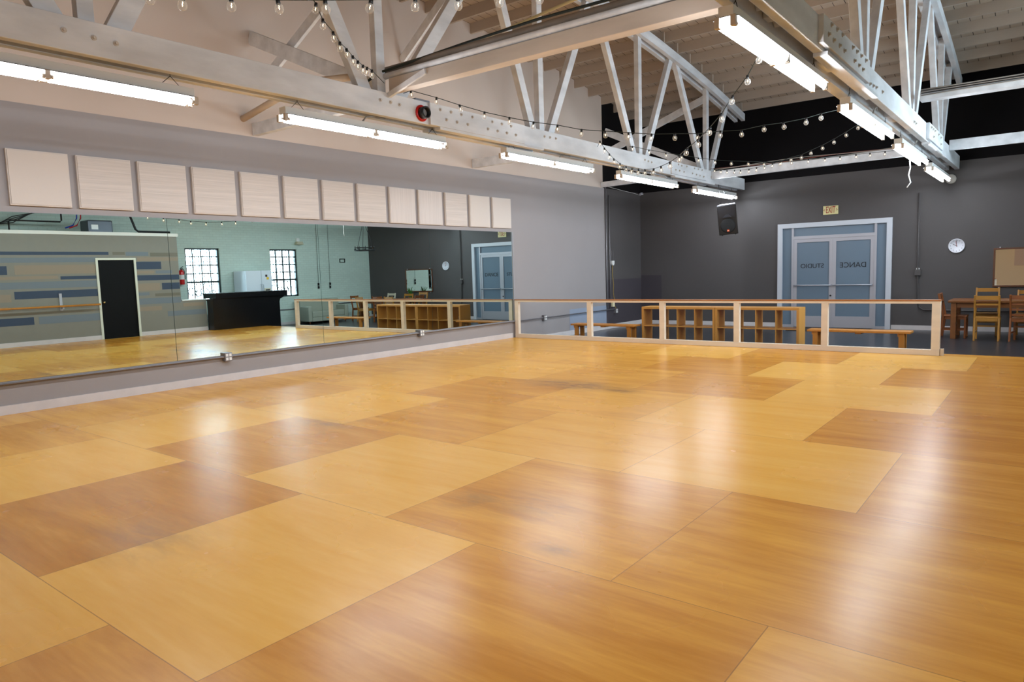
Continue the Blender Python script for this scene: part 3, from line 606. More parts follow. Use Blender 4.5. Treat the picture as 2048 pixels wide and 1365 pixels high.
# ---------------------------------------------------------------- fluorescent fixtures
def make_fixture():
    r = thing('fluorescent_light', '', 'ceiling light', (0,0,0), 0, 'twin tube fluorescent lights under the trusses')
    L = 2.42
    m = MB(); m.box(-.055, .055, -L/2, L/2, .035, .105); part(r, 'housing', m, HOUS, bevel=.004)
    m = MB()
    for s in (-1, 1):
        m.hexa([(s*.055, -L/2, .030), (s*.092, -L/2, .018), (s*.092, L/2, .018), (s*.055, L/2, .030), (s*.055, -L/2, .034), (s*.092, -L/2, .022), (s*.092, L/2, .022), (s*.055, L/2, .034)])
    m.box(-.055, .055, -L/2, L/2, .030, .0345); part(r, 'reflector', m, HOUSR)
    tb = MB(); tb.lathe([(.017,-.562),(.017,.562)], 8, (0,0,0), 'y'); tme = tb.mesh('tube', TUBE)
    cp = MB()
    cp.cyl((0, .563, 0), (0, .585, 0), .0175, 12)
    cme = cp.mesh('tube_cap', CAPM)
    sk = MB(); sk.box(-.018, .018, -.018, .018, -.042, .030); skm = sk.mesh('tube_socket', CAPM)
    for sx in (-.058, .058):
        for sy in (-.605, .605):
            tt = link('tube', tme, r, (sx, sy, -.022)); link('tube_cap', cme, tt); link('tube_cap', cme, tt, (0,-1.148,0))
        for e in (-1.213, 0, 1.213): link('tube_socket', skm, r, (sx, e, 0))
    for sy in (-1.02, 1.02):
        m = MB(); 
        for e in (-.09, .09): m.cyl((0, sy+e, .104), (0, sy, .19), .003, 5)
        m.cyl((0, sy, .19), (0, sy, .235), .003, 5); part(r, 'hanger', m, WIRE)
    return r
fix0 = make_fixture()
spots = [(T1X, 2.27, 3.10), (T1X, 5.66, 3.10), (T1X, 9.36, 3.12), (T1X, 12.75, 3.11), (T1X, 16.18, 3.09),
         (T2X-.04, 6.15, 3.12), (T2X-.04, 9.63, 3.10), (T2X-.04, 12.85, 3.07), (T2X-.04, 15.95, 3.04), (T2X-.04, 2.4, 3.13)]
flab = ['fluorescent light cut off by the left edge, under the left truss', 'fluorescent light under the left truss, right of the one at the left edge', 'fluorescent light under the left truss over the right end of the wall mirror',
        'fluorescent light under the left truss before the black wall', 'fluorescent light at the far end of the left truss above the hanging speaker',
        'nearest fluorescent light under the right truss, twin tubes showing large', 'second nearest fluorescent light under the right truss', 'third fluorescent light under the right truss with a white cord hanging', 'farthest fluorescent light under the right truss beside the white disc', 'fluorescent light under the right truss overhead, out of the picture']
for i, (p, lb) in enumerate(zip(spots, flab)):
    o = fix0 if i == 0 else copy_tree(fix0); o.location = p; o['label'] = lb
for (yy, x, label) in ((5.55, T1X, 'curved grey cord from the truss to the second left light'), (9.6, T1X, 'short cord feeding the light over the mirror end'), (9.6, T2X, 'dark cord feeding the second right light'), (12.75, T2X, 'dark cord feeding the third right light')):
    m = MB(); m.tube([(x+.02, yy-.05, 3.20), (x+.03, yy, 3.26), (x+.02, yy+.15, 3.30), (x, yy+.32, 3.295)], .010, 6); solo('power_cord', m, mat('grey_cable', (150, 146, 140)), label, 'cord')
m = MB(); m.tube([(T2X-.12, 13.2, 3.03), (T2X-.11, 13.22, 2.92), (T2X-.13, 13.2, 2.80), (T2X-.10, 13.22, 2.68), (T2X-.15, 13.2, 2.60)], .010, 6); solo('power_cord', m, HOUS, 'white cord dangling from the third light of the right truss', 'cord')

# ---------------------------------------------------------------- string lights
STR={'A':[[5.005, 2.073, 3.075], [5.11, 2.213, 3.053], [5.27, 2.427, 3.063], [5.431, 2.641, 3.066], [5.597, 2.863, 3.084], [5.763, 3.084, 3.105], [5.931, 3.308, 3.133], [6.097, 3.529, 3.16], [6.266, 3.755, 3.195], [6.432, 3.976, 3.236]],
'B':[[4.272, 3.81, 3.65], [4.181, 3.945, 3.577], [4.022, 4.177, 3.564], [3.919, 4.329, 3.533], [3.796, 4.509, 3.54], [3.685, 4.672, 3.532], [3.587, 4.816, 3.534], [3.483, 4.969, 3.546], [3.394, 5.099, 3.569], [3.277, 5.27, 3.599]],
'C':[[3.001, 6.117, 3.585], [3.234, 6.31, 3.496], [3.449, 6.489, 3.401], [3.675, 6.676, 3.312], [3.906, 6.868, 3.24], [4.13, 7.054, 3.179], [4.354, 7.24, 3.137], [4.579, 7.426, 3.076], [4.8, 7.61, 3.051], [5.022, 7.794, 3.026], [5.24, 7.974, 3.001], [5.463, 8.159, 3.0], [5.677, 8.337, 2.993], [5.896, 8.519, 3.016], [6.097, 8.685, 3.022], [6.312, 8.863, 3.075], [6.498, 9.018, 3.099], [6.714, 9.197, 3.146], [6.857, 9.316, 3.196], [7.087, 9.506, 3.254]],
'D':[[7.236, 6.264, 3.383], [7.066, 6.433, 3.236], [6.903, 6.596, 3.108], [6.679, 6.818, 3.004], [6.501, 6.996, 2.893], [6.299, 7.196, 2.816], [6.071, 7.424, 2.752], [5.842, 7.651, 2.715], [5.675, 7.818, 2.675], [5.449, 8.043, 2.648], [5.219, 8.272, 2.647], [5.013, 8.477, 2.657], [4.764, 8.724, 2.7], [4.561, 8.927, 2.747], [4.346, 9.141, 2.804], [4.136, 9.35, 2.875], [3.914, 9.57, 2.965], [3.68, 9.803, 3.084], [3.496, 9.986, 3.203], [3.282, 10.199, 3.348], [3.082, 10.399, 3.511]],
'E':[[2.918, 11.849, 3.619], [3.155, 12.045, 3.547], [3.399, 12.248, 3.485], [3.623, 12.433, 3.441], [3.868, 12.637, 3.378], [4.107, 12.835, 3.334], [4.346, 13.033, 3.307], [4.586, 13.232, 3.29], [4.819, 13.425, 3.273], [5.052, 13.619, 3.274], [5.22, 13.758, 3.287], [5.468, 13.963, 3.306], [5.709, 14.163, 3.317], [5.928, 14.345, 3.337], [6.162, 14.539, 3.366], [6.367, 14.709, 3.387], [6.587, 14.891, 3.407]],
'F':[[3.065, 15.422, 3.531], [3.299, 15.205, 3.464], [3.508, 15.012, 3.413], [3.758, 14.781, 3.365], [3.95, 14.604, 3.328], [4.211, 14.362, 3.297], [4.432, 14.158, 3.284], [4.657, 13.95, 3.277], [4.872, 13.751, 3.271], [5.092, 13.549, 3.272], [5.337, 13.322, 3.283], [5.582, 13.095, 3.273], [5.793, 12.901, 3.303], [6.035, 12.677, 3.329], [6.264, 12.465, 3.371], [6.49, 12.256, 3.423], [6.704, 12.058, 3.48]]}

bg = MB(); bg.lathe([(.011,0),(.013,-.006),(.021,-.013),(.0265,-.024),(.0285,-.036),(.0265,-.048),(.020,-.058),(.010,-.064),(.001,-.0655)], 12); BG = bg.mesh('bulb', BULB)
bs = MB(); bs.lathe([(.001,.026),(.013,.026),(.014,-.006),(.011,-.008),(.001,-.008)], 10); BS = bs.mesh('socket', BLACKP)
bf = MB(); bf.tube([(0,0,-.016),(.004,0,-.022),(-.004,0,-.028),(.003,0,-.034),(0,0,-.040)], .0022, 5); BF = bf.mesh('filament', FIL)
slab = {'A': 'nearest string of clear bulbs crossing the top left of the view', 'B': 'string of clear bulbs running down to the big cross beam pipes', 'C': 'long string of clear bulbs sagging between the two trusses, middle of the room',
        'D': 'string of clear bulbs dropping steeply from the right truss to the left', 'E': 'string of clear bulbs before the far cross beam, from left truss to right', 'F': 'string of clear bulbs rising from the far cross beam end to the right truss'}
ends = {'A': ((4.7, 1.9, 3.10), (7.3, 5.0, 3.29)), 'B': ((4.5, 3.5, 3.75), (2.94, 5.75, 3.66)), 'C': ((2.93, 6.06, 3.6), (7.25, 9.65, 3.33)), 'D': ((7.3, 6.1, 3.5), (2.94, 10.55, 3.5)), 'E': ((2.94, 11.7, 3.64), (7.22, 15.35, 3.5)), 'F': ((2.94, 15.5, 3.6), (7.22, 11.6, 3.5))}
for k, P in STR.items():
    P = [Vector(p) for p in P]; base = P[0]
    r = thing('string_lights', slab[k], 'string lights', base, 0, None)
    cab = [Vector(p)+Vector((0,0,.045)) for p in P]
    cab = [Vector(ends[k][0])] + cab + [Vector(ends[k][1])]
    m = MB(); m.tube(cab, .0045, 5); part(r, 'cable', m, GWIRE, True)
    for p in P:
        b = link('bulb', BG, r, p-base+Vector((0,0,.025))); b.rotation_euler = (random.uniform(-.2,.2), random.uniform(-.2,.2), 0)
        link('socket', BS, b); link('filament', BF, b)

# ---------------------------------------------------------------- wall panels and mirrors on the left wall
desc = ['plain face, cut largest by the left edge of the view', 'ribbed face', 'ribbed face', 'ribbed face', 'ribbed face', 'ribbed face', 'ribbed face', 'ribbed face', 'upright ribs', 'upright ribs', 'ribbed face', 'plain face', 'plain face, above the end of the mirror']
for i in range(13):
    y0 = 2.785 + .7015*i; fm = PANEL if i in (0, 11, 12) else (PANELV if i in (8, 9) else PANELH)
    lb = f'{ORD[i]} cream square wall panel from the left in the row above the mirror, {desc[i]}'
    t = thing('wall_panel', ' '.join(lb.split()[:16]).rstrip(','), 'wall panel', (0.002, y0, 2.33), 0, 'cream panels in a row above the mirror')
    m = MB(); m.box(0, .038, 0, .62, 0, .62); part(t, 'panel_frame', m, PANEL, bevel=.003)
    m = MB(); m.box(.0385, .046, .012, .608, .012, .608); part(t, 'panel_face', m, fm, bevel=.003)
ml = ['leftmost tall wall mirror pane, running out of the picture', 'second wall mirror pane, showing the windows and the black bar', 'third wall mirror pane, showing the cube shelves and the chandelier', 'rightmost wall mirror pane, showing the clock and the glazed door']
seams = [2.08, 4.515, 6.885, 9.365, 11.86]; WARP = [(0, 0), (0, 0), (0, 0), (0, 0)]
for i in range(4):
    a, b = seams[i]+.003, seams[i+1]-.003; z0, z1 = .375, 2.255
    if i == 0: a = 1.0
    # slightly bowed glass, as old wall mirrors are
    m = MB(); NY, NZ = 16, 14
    def bow(y, z):
        if i != 1 and i != 0: return 0.0
        return 0.0
    G = [[Vector((.012+bow(a+(b-a)*j/NY, z0+(z1-z0)*k/NZ), a+(b-a)*j/NY, z0+(z1-z0)*k/NZ)) for k in range(NZ+1)] for j in range(NY+1)]
    t = thing('wall_mirror', ml[i], 'mirror', (0.002, (a+b)/2, z0), 0, 'mirror panes on the left wall')
    m.box(.002, .010, a, b, z0, z1); part(t, 'mirror_backing', m, mat('mirror_edge_green', (60, 96, 90), .3), True)
    m = MB(); m.quad([(.0115, a, z0), (.0115, b, z0), (.0115, b, z1), (.0115, a, z1)]); part(t, 'mirror_glass', m, MIRR, True)
m = MB(); m.box(.001, .03, 11.862, 11.875, .36, 2.26); solo('mirror_edge_strip', m, ALU, 'thin vertical strip closing the right end of the long mirror', 'trim')
# conduit and outlet boxes along the ledge
m = MB(); m.tube([(.045, YB+.02, .352), (.045, 11.7, .352), (.045, 16.15, .352)], .013, 8); solo('conduit', m, STEEL, 'long thin conduit running along the grey ledge under the mirror', 'conduit')
def outlet(y, z, label, x=.004, gang=2):
    t = thing('outlet_box', label, 'outlet', (x, y, z), 0, 'outlet boxes on the left wall')
    m = MB(); m.box(0, .07, -.055*gang/2, .055*gang/2, -.06, .06); part(t, 'box_body', m, STEEL, bevel=.004)
    for k in range(gang):
        for q in (-.027, .027):
            m = MB(); yy = (k-(gang-1)/2)*.05; m.box(.0705, .075, yy-.018, yy+.018, q-.020, q+.020); part(t, 'socket_face', m, HOUS, bevel=.003)
    return t
outlet(5.21, .35, 'outlet box on the conduit left of the middle, under the window reflection')
outlet(9.02, .35, 'outlet box on the conduit under the right part of the mirror')
outlet(12.95, .35, 'outlet box on the conduit behind the white railing')
outlet(16.22, .30, 'outlet box low in the far left corner with a yellow cord', gang=2)
m = MB(); m.box(.003, .07, 16.02, 16.13, .42, .60); solo('junction_box', m, mat('ivory_plastic', (216, 206, 170), .5), 'ivory box on the left wall above the corner outlet', 'electrical box', bevel=.006)
t = thing('wall_sensor', 'small white rounded box on the left wall with two thin rods above', 'wall box', (.002, 16.1, 1.56))
m = MB(); m.prism([(-.06,.06),(-.055,-.02),(-.03,-.06),(.03,-.06),(.055,-.02),(.06,.06)], 0, .06, 'x'); part(t, 'sensor_body', m, HOUS, bevel=.008)
m = MB(); m.cyl((.03,-.05,.06), (.03,-.05,.33), .004, 6); m.cyl((.03,.04,.06), (.03,.04,.33), .004, 6); part(t, 'antenna_rod', m, STEEL)
m = MB(); m.tube([(.03, 16.1, 1.50), (.03, 16.1, 1.2), (.03, 16.14, 1.0), (.03, 16.12, .8), (.03, 16.17, .6), (.05, 16.14, .45), (.06, 16.2, .36)], .006, 6); solo('cord', m, mat('yellow_cord', (190, 160, 50), .5), 'yellow cord hanging down the left wall into the corner outlet', 'cord')
for yy, z1, lb in ((15.80, 3.45, 'upright conduit on the paint edge of the left wall, floor to chord'), (15.97, 3.3, 'thinner upright conduit just right of the paint edge')):
    m = MB(); m.tube([(.03, yy, .38), (.03, yy, 1.5), (.03, yy, z1)], .018 if yy < 15.9 else .013, 8); solo('conduit', m, STEEL, lb, 'conduit')
m = MB(); m.tube([(.03, 15.80, 3.45), (.05, 15.82, 3.56), (.12, 15.86, 3.62)], .015, 8); solo('conduit_elbow', m, STEEL, 'bent conduit end at the tie beam in the far left corner', 'conduit')
t = thing('security_camera', 'small grey camera high in the far left corner', 'camera', (.05, YF-.06, 3.44))
m = MB(); m.box(-.03, .05, .0, .055, -.02, .02); part(t, 'mount', m, HOUS); m = MB(); m.cyl((.03,-.08,-.01), (.03,.02,.02), .035, 12); m.cyl((.03,-.1,-.015), (.03,-.08,-.01), .03, 12); part(t, 'camera_body', m, ALU)
m = MB(); m.tube([(.012, 15.9, 3.52), (.012, 16.8, 3.47), (.02, 17.4, 3.44), (.05, 17.66, 3.40)], .005, 5); solo('cable', m, HOUS, 'thin white cable along the paint line to the corner camera', 'cable')

# ---------------------------------------------------------------- low railing at the end of the dance floor
RY = 11.88
t = thing('railing', 'long low whitewashed wooden railing with brown cap at the dance floor end', 'railing', (4.0, RY, 0))
m = MB(); m.box(.045, 7.905, RY-.05, RY+.05, .805, .825); part(t, 'handrail_cap', m, CAPWOOD, True, bevel=.004)
m = MB(); m.box(.05, 7.90, RY-.04, RY+.04, .765, .8045); part(t, 'top_rail', m, PALEWOOD, True, bevel=.003)
m = MB(); m.box(.05, 7.90, RY-.045, RY+.045, .001, .085); part(t, 'bottom_rail', m, PALEWOOD, True, bevel=.003)
for xa, w in ((.05, .09), (1.86, .10), (3.43, .10), (4.83, .10), (6.26, .10), (7.79, .11)):
    m = MB(); m.box(xa, xa+w, RY-.039, RY+.039, .086, .7645); part(t, 'railing_post', m, PALEWOOD, True, bevel=.003)
m = MB(); m.box(7.905, 7.95, RY, RY+.045, .001, .10); part(t, 'end_block', m, PALEWOOD, True)

# ---------------------------------------------------------------- benches, shelves
def bench(x0, x1, y0, y1, zt, label):
    t = thing('bench', label, 'bench', ((x0+x1)/2, (y0+y1)/2, ZT), 0, 'low pine benches behind the railing')
    m = MB(); m.box(x0, x1, y0, y1, zt-.035, zt); part(t, 'seat', m, HONEY, True, bevel=.004)
    for xx in (x0+.09, x1-.17):
        for yy in (y0+.02, y1-.08):
            m = MB(); m.box(xx, xx+.08, yy, yy+.06, ZT, zt-.0355); part(t, 'leg', m, HONEY, True, bevel=.003)
        m = MB(); m.box(xx-.015, xx+.0, y0+.02, y1-.02, zt-.085, zt-.0355); part(t, 'cross_rail', m, HONEY, True)
    m = MB(); m.box((x0+x1)/2-.03, (x0+x1)/2+.06, y0+.03, y1-.03, zt-.06, zt-.0355); part(t, 'cleat', m, HONEY, True)
bench(.93, 2.46, 12.66, 12.98, .255, 'low pine bench behind the railing, left of the cube shelves')
bench(5.85, 7.42, 12.56, 12.86, .275, 'low pine bench behind the railing, right of the cube shelves before the glazed door')
def shelf(x0, label):
    w, z0, z1, y0, y1 = 1.55, ZT, .622, 12.9, 13.29
    t = thing('cube_shelf', label, 'shelf', (x0+w/2, (y0+y1)/2, z0), 0, 'open birch cube shelves')
    m = MB(); m.box(x0, x0+w, y0, y1, z1-.045, z1); part(t, 'top_board', m, BIRCH, True, bevel=.002)
    m = MB(); m.box(x0+.045, x0+w-.045, y0, y1, z0, z0+.045); part(t, 'bottom_board', m, BIRCH, True, bevel=.002)
    for xx in (x0, x0+w-.045): m = MB(); m.box(xx, xx+.045, y0, y1, z0, z1-.0455); part(t, 'side_panel', m, BIRCH, True, bevel=.002)
    zm = (z0+z1)/2-.005; m = MB(); m.box(x0+.0455, x0+w-.0455, y0+.004, y1-.004, zm-.008, zm+.008); part(t, 'middle_shelf', m, BIRCH, True)
    for k in (1, 2, 3):
        xx = x0+.045+(w-.09)*k/4
        for a, b in ((z0+.0455, zm-.0085), (zm+.0085, z1-.0455)): m = MB(); m.box(xx-.008, xx+.008, y0+.004, y1-.004, a, b); part(t, 'divider', m, BIRCH, True)
shelf(2.52, 'open birch cube shelf unit behind the railing, the left one of the pair')
shelf(4.075, 'open birch cube shelf unit behind the railing, the right one nearer the door')

# ---------------------------------------------------------------- far wall: exit sign, clock, mirror, conduit
t = thing('exit_sign', 'pale yellow EXIT sign with red letters above the glazed door', 'exit sign', (4.965, YF-.002, 2.53))
m = MB(); m.box(-.165, .165, -.022, 0, 0, .20); part(t, 'sign_plate', m, mat('luminous_yellow_plate', (214, 206, 150), .5), bevel=.003)
me = text_mesh('EXIT', .20, .002, mat('red_sign_letters', (150, 8, 12), .5)); o = link('sign_lettering', me, t, (.0, -.0245, .10), (math.radians(90), 0, 0)); o.scale = (.52, 1.12, 1)
for s, ch in ((-1, '<'), (1, '>')):
    me = text_mesh(ch, .11, .002, _M['red_sign_letters']); o = link('sign_arrow', me, t, (s*.138, -.0245, .10), (math.radians(90), 0, 0)); o.scale = (.6, 1, 1)
t = thing('wall_clock', 'round white wall clock with black hands right of the glazed door', 'clock', (7.50, YF-.001, 1.68))
m = MB(); m.lathe([(0,-.0),(.15,-.0),(.152,-.012),(.15,-.034),(.142,-.036),(.14,-.026),(.0,-.026)], 40, (0,0,0), 'y'); part(t, 'clock_case', m, mat('white_clock_face', (232, 234, 244), .35))
NUM = mat('clock_numeral_grey', (60, 60, 66), .5)
for h in range(1, 13):
    a = math.radians(90-30*h); me = text_mesh(str(h), .034, .0008, NUM); link('numeral', me, t, (.112*math.cos(a), -.0275, .112*math.sin(a)), (math.radians(90), 0, 0))
def hand(deg, L, w, col, nm):
    a = math.radians(90-deg); m = MB(); m.beam((-.02*math.cos(a), 0, -.02*math.sin(a)), (L*math.cos(a), 0, L*math.sin(a)), w, .002, (0,1,0)); o = part(t, nm, m, col); o.location = (0, {'hour_hand': -.030, 'minute_hand': -.0325, 'second_hand': -.0345}[nm], 0)
hand(299, .075, .009, BLACKP, 'hour_hand'); hand(356, .105, .007, BLACKP, 'minute_hand'); hand(350, .11, .003, RED, 'second_hand')
t = thing('framed_mirror', 'brown framed mirror on the far wall behind the dining table', 'mirror', (8.16, YF-.001, .79))
m = MB(); w_, h_, f_ = 1.36, .81, .035
m.box(0, w_, -.03, 0, 0, f_); m.box(0, w_, -.03, 0, h_-f_, h_); m.box(0, f_, -.03, 0, f_, h_-f_); m.box(w_-f_, w_, -.03, 0, f_, h_-f_); part(t, 'frame', m, DBROWN, bevel=.004)
m = MB(); m.box(f_, w_-f_, -.016, -.004, f_, h_-f_); part(t, 'mirror_glass', m, MIRR2)
for xx in (.11, w_-.11):
    for zz in (-.012, h_+.012): m = MB(); m.box(xx-.012, xx+.012, -.034, -.002, zz-.012, zz+.012); part(t, 'mirror_clip', m, ALU)
m = MB(); m.tube([(6.78, YF-.03, 2.86), (6.79, YF-.03, 1.2), (6.80, YF-.03, .55), (6.83, YF-.03, .36), (6.92, YF-.03, .30), (7.6, YF-.03, .29), (10.9, YF-.03, .29)], .016, 8); solo('conduit', m, DGREY, 'grey painted conduit coming down the far wall between door and clock', 'conduit')
t = thing('switch_box', 'grey switch box on the far wall conduit right of the door', 'electrical box', (6.79, YF-.002, 1.06))
m = MB(); m.box(-.06, .06, -.07, 0, 0, .13); part(t, 'box_body', m, DGREY, bevel=.005); m = MB(); m.box(-.03, .03, -.03, -.005, .135, .165); part(t, 'switch_tag', m, HOUS)
m = MB(); m.lathe([(0,-.05),(.085,-.048),(.10,-.03),(.10,0)], 28, (7.36, YF-.002, 3.10), 'y'); solo('smoke_detector', m, mat('off_white_plastic', (200, 196, 190), .5), 'round white disc on the far wall at the end of the right lights', 'smoke detector', base=(7.36, YF-.002, 3.0))

# ---------------------------------------------------------------- hanging speaker
t = thing('loudspeaker', 'black loudspeaker hung on straps from the far end of the left truss', 'speaker', (3.10, 16.2, 2.13), math.radians(-10))
SW, SD = .22, .30
def spk(pts): return pts
m = MB(); m.prism([(-SW, -.0), (SW, -.0), (SW*.78, .30), (-SW*.78, .30)], .0, .68, 'z'); bx_ = part(t, 'cabinet', m, BLACKP, bevel=.012)
m = MB(); m.prism([(-SW+.01, .01), (SW-.01, .01), (SW*.75, .29), (-SW*.75, .29)], .6805, .70, 'z'); part(t, 'cabinet_top', m, mat('grey_speaker_top', (120, 120, 130), .35), bevel=.006)
m = MB(); m.lathe([(.0,-.012),(.06,-.012),(.15,-.014),(.165,-.010),(.17,-.0)], 32, (0, .0, .21), 'y'); part(t, 'woofer_grille', m, mat('speaker_grille', (10, 10, 11), .7, bump=.6, bscale=260))
m = MB(); m.prism([(-.17,.40),(.17,.40),(.20,.64),(-.20,.64)], -.006, -.0005, 'y'); part(t, 'horn_flare', m, mat('horn_plastic', (26, 28, 34), .4))
m = MB(); m.prism([(-.035,.47),(.035,.47),(.10,.405),(-.10,.405)], -.03, -.006, 'y'); part(t, 'horn_throat', m, mat('horn_throat_plastic', (44, 50, 60), .3))  # throat piece in a paler grey than the flare
m = MB(); m.box(-.026, .026, -.034, -.0305, .075, .12); bdg = part(t, 'badge', m, mat('orange_badge', (232, 84, 30), .4)); m = MB(); m.box(-.018, .018, -.036, -.0342, .09, .105); part(bdg, 'badge_mark', m, mat('badge_cream', (244, 214, 190), .5))
m = MB(); 
for xx in (-.15, .15): m.cyl((xx, .03, -.018), (xx, .03, 0), .015, 8)
part(t, 'foot', m, BLACKP)
t.rotation_euler = (math.radians(9), math.radians(-4), math.radians(14))
m = MB(); m.beam((2.93, 16.0, 3.285), (2.94, 16.12, 2.83), .012, .004); m.beam((2.93, 16.0, 3.285), (3.21, 16.16, 2.83), .012, .004); solo('speaker_strap', m, BLACKP, 'black V strap holding the loudspeaker to the truss chord', 'strap', base=(2.95, 16.2, 2.96))

# ---------------------------------------------------------------- dining table and chairs
t = thing('dining_table', 'long brown wooden dining table in the far right corner', 'table', (8.85, 16.4, ZT))
TX0, TX1, TY0, TY1, TZ = 7.56, 10.1, 15.93, 16.85, .60
m = MB(); m.box(TX0, TX1, TY0, TY1, TZ-.04, TZ); part(t, 'tabletop', m, BROWNW, True, bevel=.004)
m = MB(); m.box(TX0+.10, TX1-.10, TY0+.07, TY0+.10, TZ-.14, TZ-.0405); m.box(TX0+.10, TX1-.10, TY1-.10, TY1-.07, TZ-.14, TZ-.0405); part(t, 'apron', m, BROWNW, True)
for xx in (TX0+.05, TX1-.14):
    for yy in (TY0+.04, TY1-.13): m = MB(); m.box(xx, xx+.09, yy, yy+.09, ZT, TZ-.0405); part(t, 'leg', m, BROWNW, True, bevel=.004)
def make_chair(mm, seatm, slats=2, H=.86, curved=False):
    r = thing('dining_chair', '', 'chair'); W2 = .19; D = .40
    m = MB(); m.box(-W2-.01, W2+.01, -D/2, D/2+.01, .425, .45); part(r, 'seat', m, seatm, bevel=.005)
    for s in (-1, 1):
        m = MB(); m.beam((s*(W2-.005), D/2-.02, 0), (s*(W2-.005), D/2-.02, .4245), .034, .034, (0,1,0)); part(r, 'leg', m, mm, bevel=.003)
        m = MB(); m.beam((s*W2, -D/2-.04, 0), (s*W2, -D/2+.01, .44), .03, .04, (0,1,0)); m.beam((s*W2, -D/2+.01, .43), (s*W2, -D/2-.075, H), .03, .04, (0,1,0)); part(r, 'back_leg', m, mm, bevel=.003)
    m = MB(); m.box(-W2+.02, W2-.02, D/2-.03, D/2-.01, .37, .4245); m.box(-W2+.02, W2-.02, -D/2+.0, -D/2+.02, .37, .4245)
    for s in (-1, 1): m.box(s*(W2-.02)-.01, s*(W2-.02)+.01, -D/2+.03, D/2-.04, .37, .4245)
    part(r, 'seat_rail', m, mm)
    m = MB()
    for s in (-1, 1): m.box(s*(W2-.012)-.009, s*(W2-.012)+.009, -D/2-.01, D/2-.04, .15, .18)
    m.box(-W2+.02, W2-.02, -.01, .01, .25, .28); part(r, 'stretcher', m, mm)
    zs = [H-.045] + [H-.17-.1*k for k in range(slats-1)]
    for k, z in enumerate(zs):
        hh = .075 if k == 0 else .035; yb = -D/2+.01-.085*(z-.43)/(H-.43); m = MB(); bow = .035 if curved else .0
        n = 8
        for j in range(n):
            xa = -W2+.012+(2*W2-.024)*j/n; xb = -W2+.012+(2*W2-.024)*(j+1)/n; ya = yb-bow*math.sin(math.pi*j/n); yb2 = yb-bow*math.sin(math.pi*(j+1)/n)
            m.hexa([(xa, ya-.009, z-hh/2), (xb, yb2-.009, z-hh/2), (xb, yb2+.009, z-hh/2), (xa, ya+.009, z-hh/2), (xa, ya-.009, z+hh/2), (xb, yb2-.009, z+hh/2), (xb, yb2+.009, z+hh/2), (xa, ya+.009, z+hh/2)])
        part(r, 'back_slat', m, mm)
    return r
YEL = mat('yellow_pine', (168, 116, 44), .4, noise=.12, nscale=4); ORG = mat('orange_oak', (126, 68, 24), .4, noise=.15, nscale=4); PALEC = mat('pale_cream_chair_paint', (206, 198, 176), .5)
CH = [(YEL, YEL, 2, .86, False, (8.21, 15.94), 0, 'yellow pine chair with its back to the room at the near side of the table'),
      (ORG, ORG, 2, .88, False, (7.66, 16.30), -90, 'orange oak chair seen side-on at the left head of the dining table'),
      (YEL, YEL, 1, .95, False, (8.12, 16.95), 180, 'honey chair on the far side of the table, behind the yellow one'),
      (ORG, BROWNW, 4, .87, True, (8.79, 15.92), -8, 'reddish ladderback chair cut by the right edge, near side of the table'),
      (YEL, YEL, 2, .90, True, (8.80, 16.92), 176, 'pale curved-back chair on the far side, cut by the right edge'),
      (YEL, YEL, 2, .86, False, (9.62, 15.9), 6, 'yellow chair near side at the right end of the table, seen in the mirror'),
      (ORG, ORG, 2, .88, False, (10.32, 16.25), 80, 'brown chair at the right head of the table, seen only in the mirror'),
      (PALEC, PALEC, 2, .92, False, (9.75, 16.95), 182, 'cream painted chair on the far side of the table, seen only in the mirror')]
for mm, sm, sl, H, cv, (x, y), rz, lb in CH:
    c_ = make_chair(mm, sm, sl, H, cv); c_.location = (x, y, ZT); c_.rotation_euler = (0, 0, math.radians(rz)); c_['label'] = lb; c_['group'] = 'wooden chairs around the dining table'

# ---------------------------------------------------------------- things seen in the wall mirror
t = thing('plant_stand', 'small brown stand holding the potted snake plant by the framed mirror', 'plant stand', (8.98, 17.42, ZT))
m = MB(); m.lathe([(0,.58),(.15,.58),(.155,.60),(.15,.62),(0,.62)], 20); part(t, 'stand_top', m, BROWNW)
for k in range(3):
    a = k*2.09; m = MB(); m.cyl((.12*math.cos(a), .12*math.sin(a), 0), (.07*math.cos(a), .07*math.sin(a), .585), .014, 8); part(t, 'leg', m, BROWNW)
t = thing('potted_plant', 'green snake plant in a terracotta pot before the framed mirror', 'plant', (8.98, 17.42, ZT+.621))
m = MB(); m.lathe([(0,0),(.06,0),(.085,.12),(.092,.125),(.09,.14),(.075,.14),(.07,.12),(0,.12)], 20); part(t, 'pot', m, mat('terracotta', (160, 92, 60), .7))
m = MB(); random.seed(3)
for k in range(16):
    a = random.uniform(0, 6.28); rr = random.uniform(.0, .045); L = random.uniform(.22, .40); tl = random.uniform(.03, .13); x0, y0 = rr*math.cos(a), rr*math.sin(a); w = .02
    n = 6; pa = a+1.57; px_, py_ = math.cos(pa)*w, math.sin(pa)*w; prev = None
    for j in range(n+1):
        s = j/n; ww = math.sin(math.pi*(.25+.75*s))*1.25; cx_, cy_, cz_ = x0+tl*s*s*math.cos(a), y0+tl*s*s*math.sin(a), .12+L*s
        cur = ((cx_-px_*ww, cy_-py_*ww, cz_), (cx_+math.cos(a)*.006, cy_+math.sin(a)*.006, cz_), (cx_+px_*ww, cy_+py_*ww, cz_))
        if prev:
            m.quad([prev[0], prev[1], cur[1], cur[0]]); m.quad([prev[1], prev[2], cur[2], cur[1]])
        prev = cur
o = link('leaves', m.mesh('leaves', mat('snake_plant_green', (54, 104, 38), .5, noise=.3, nscale=20)), t); o['kind'] = 'stuff'
sd = o.modifiers.new('thick', 'SOLIDIFY'); sd.thickness = .004
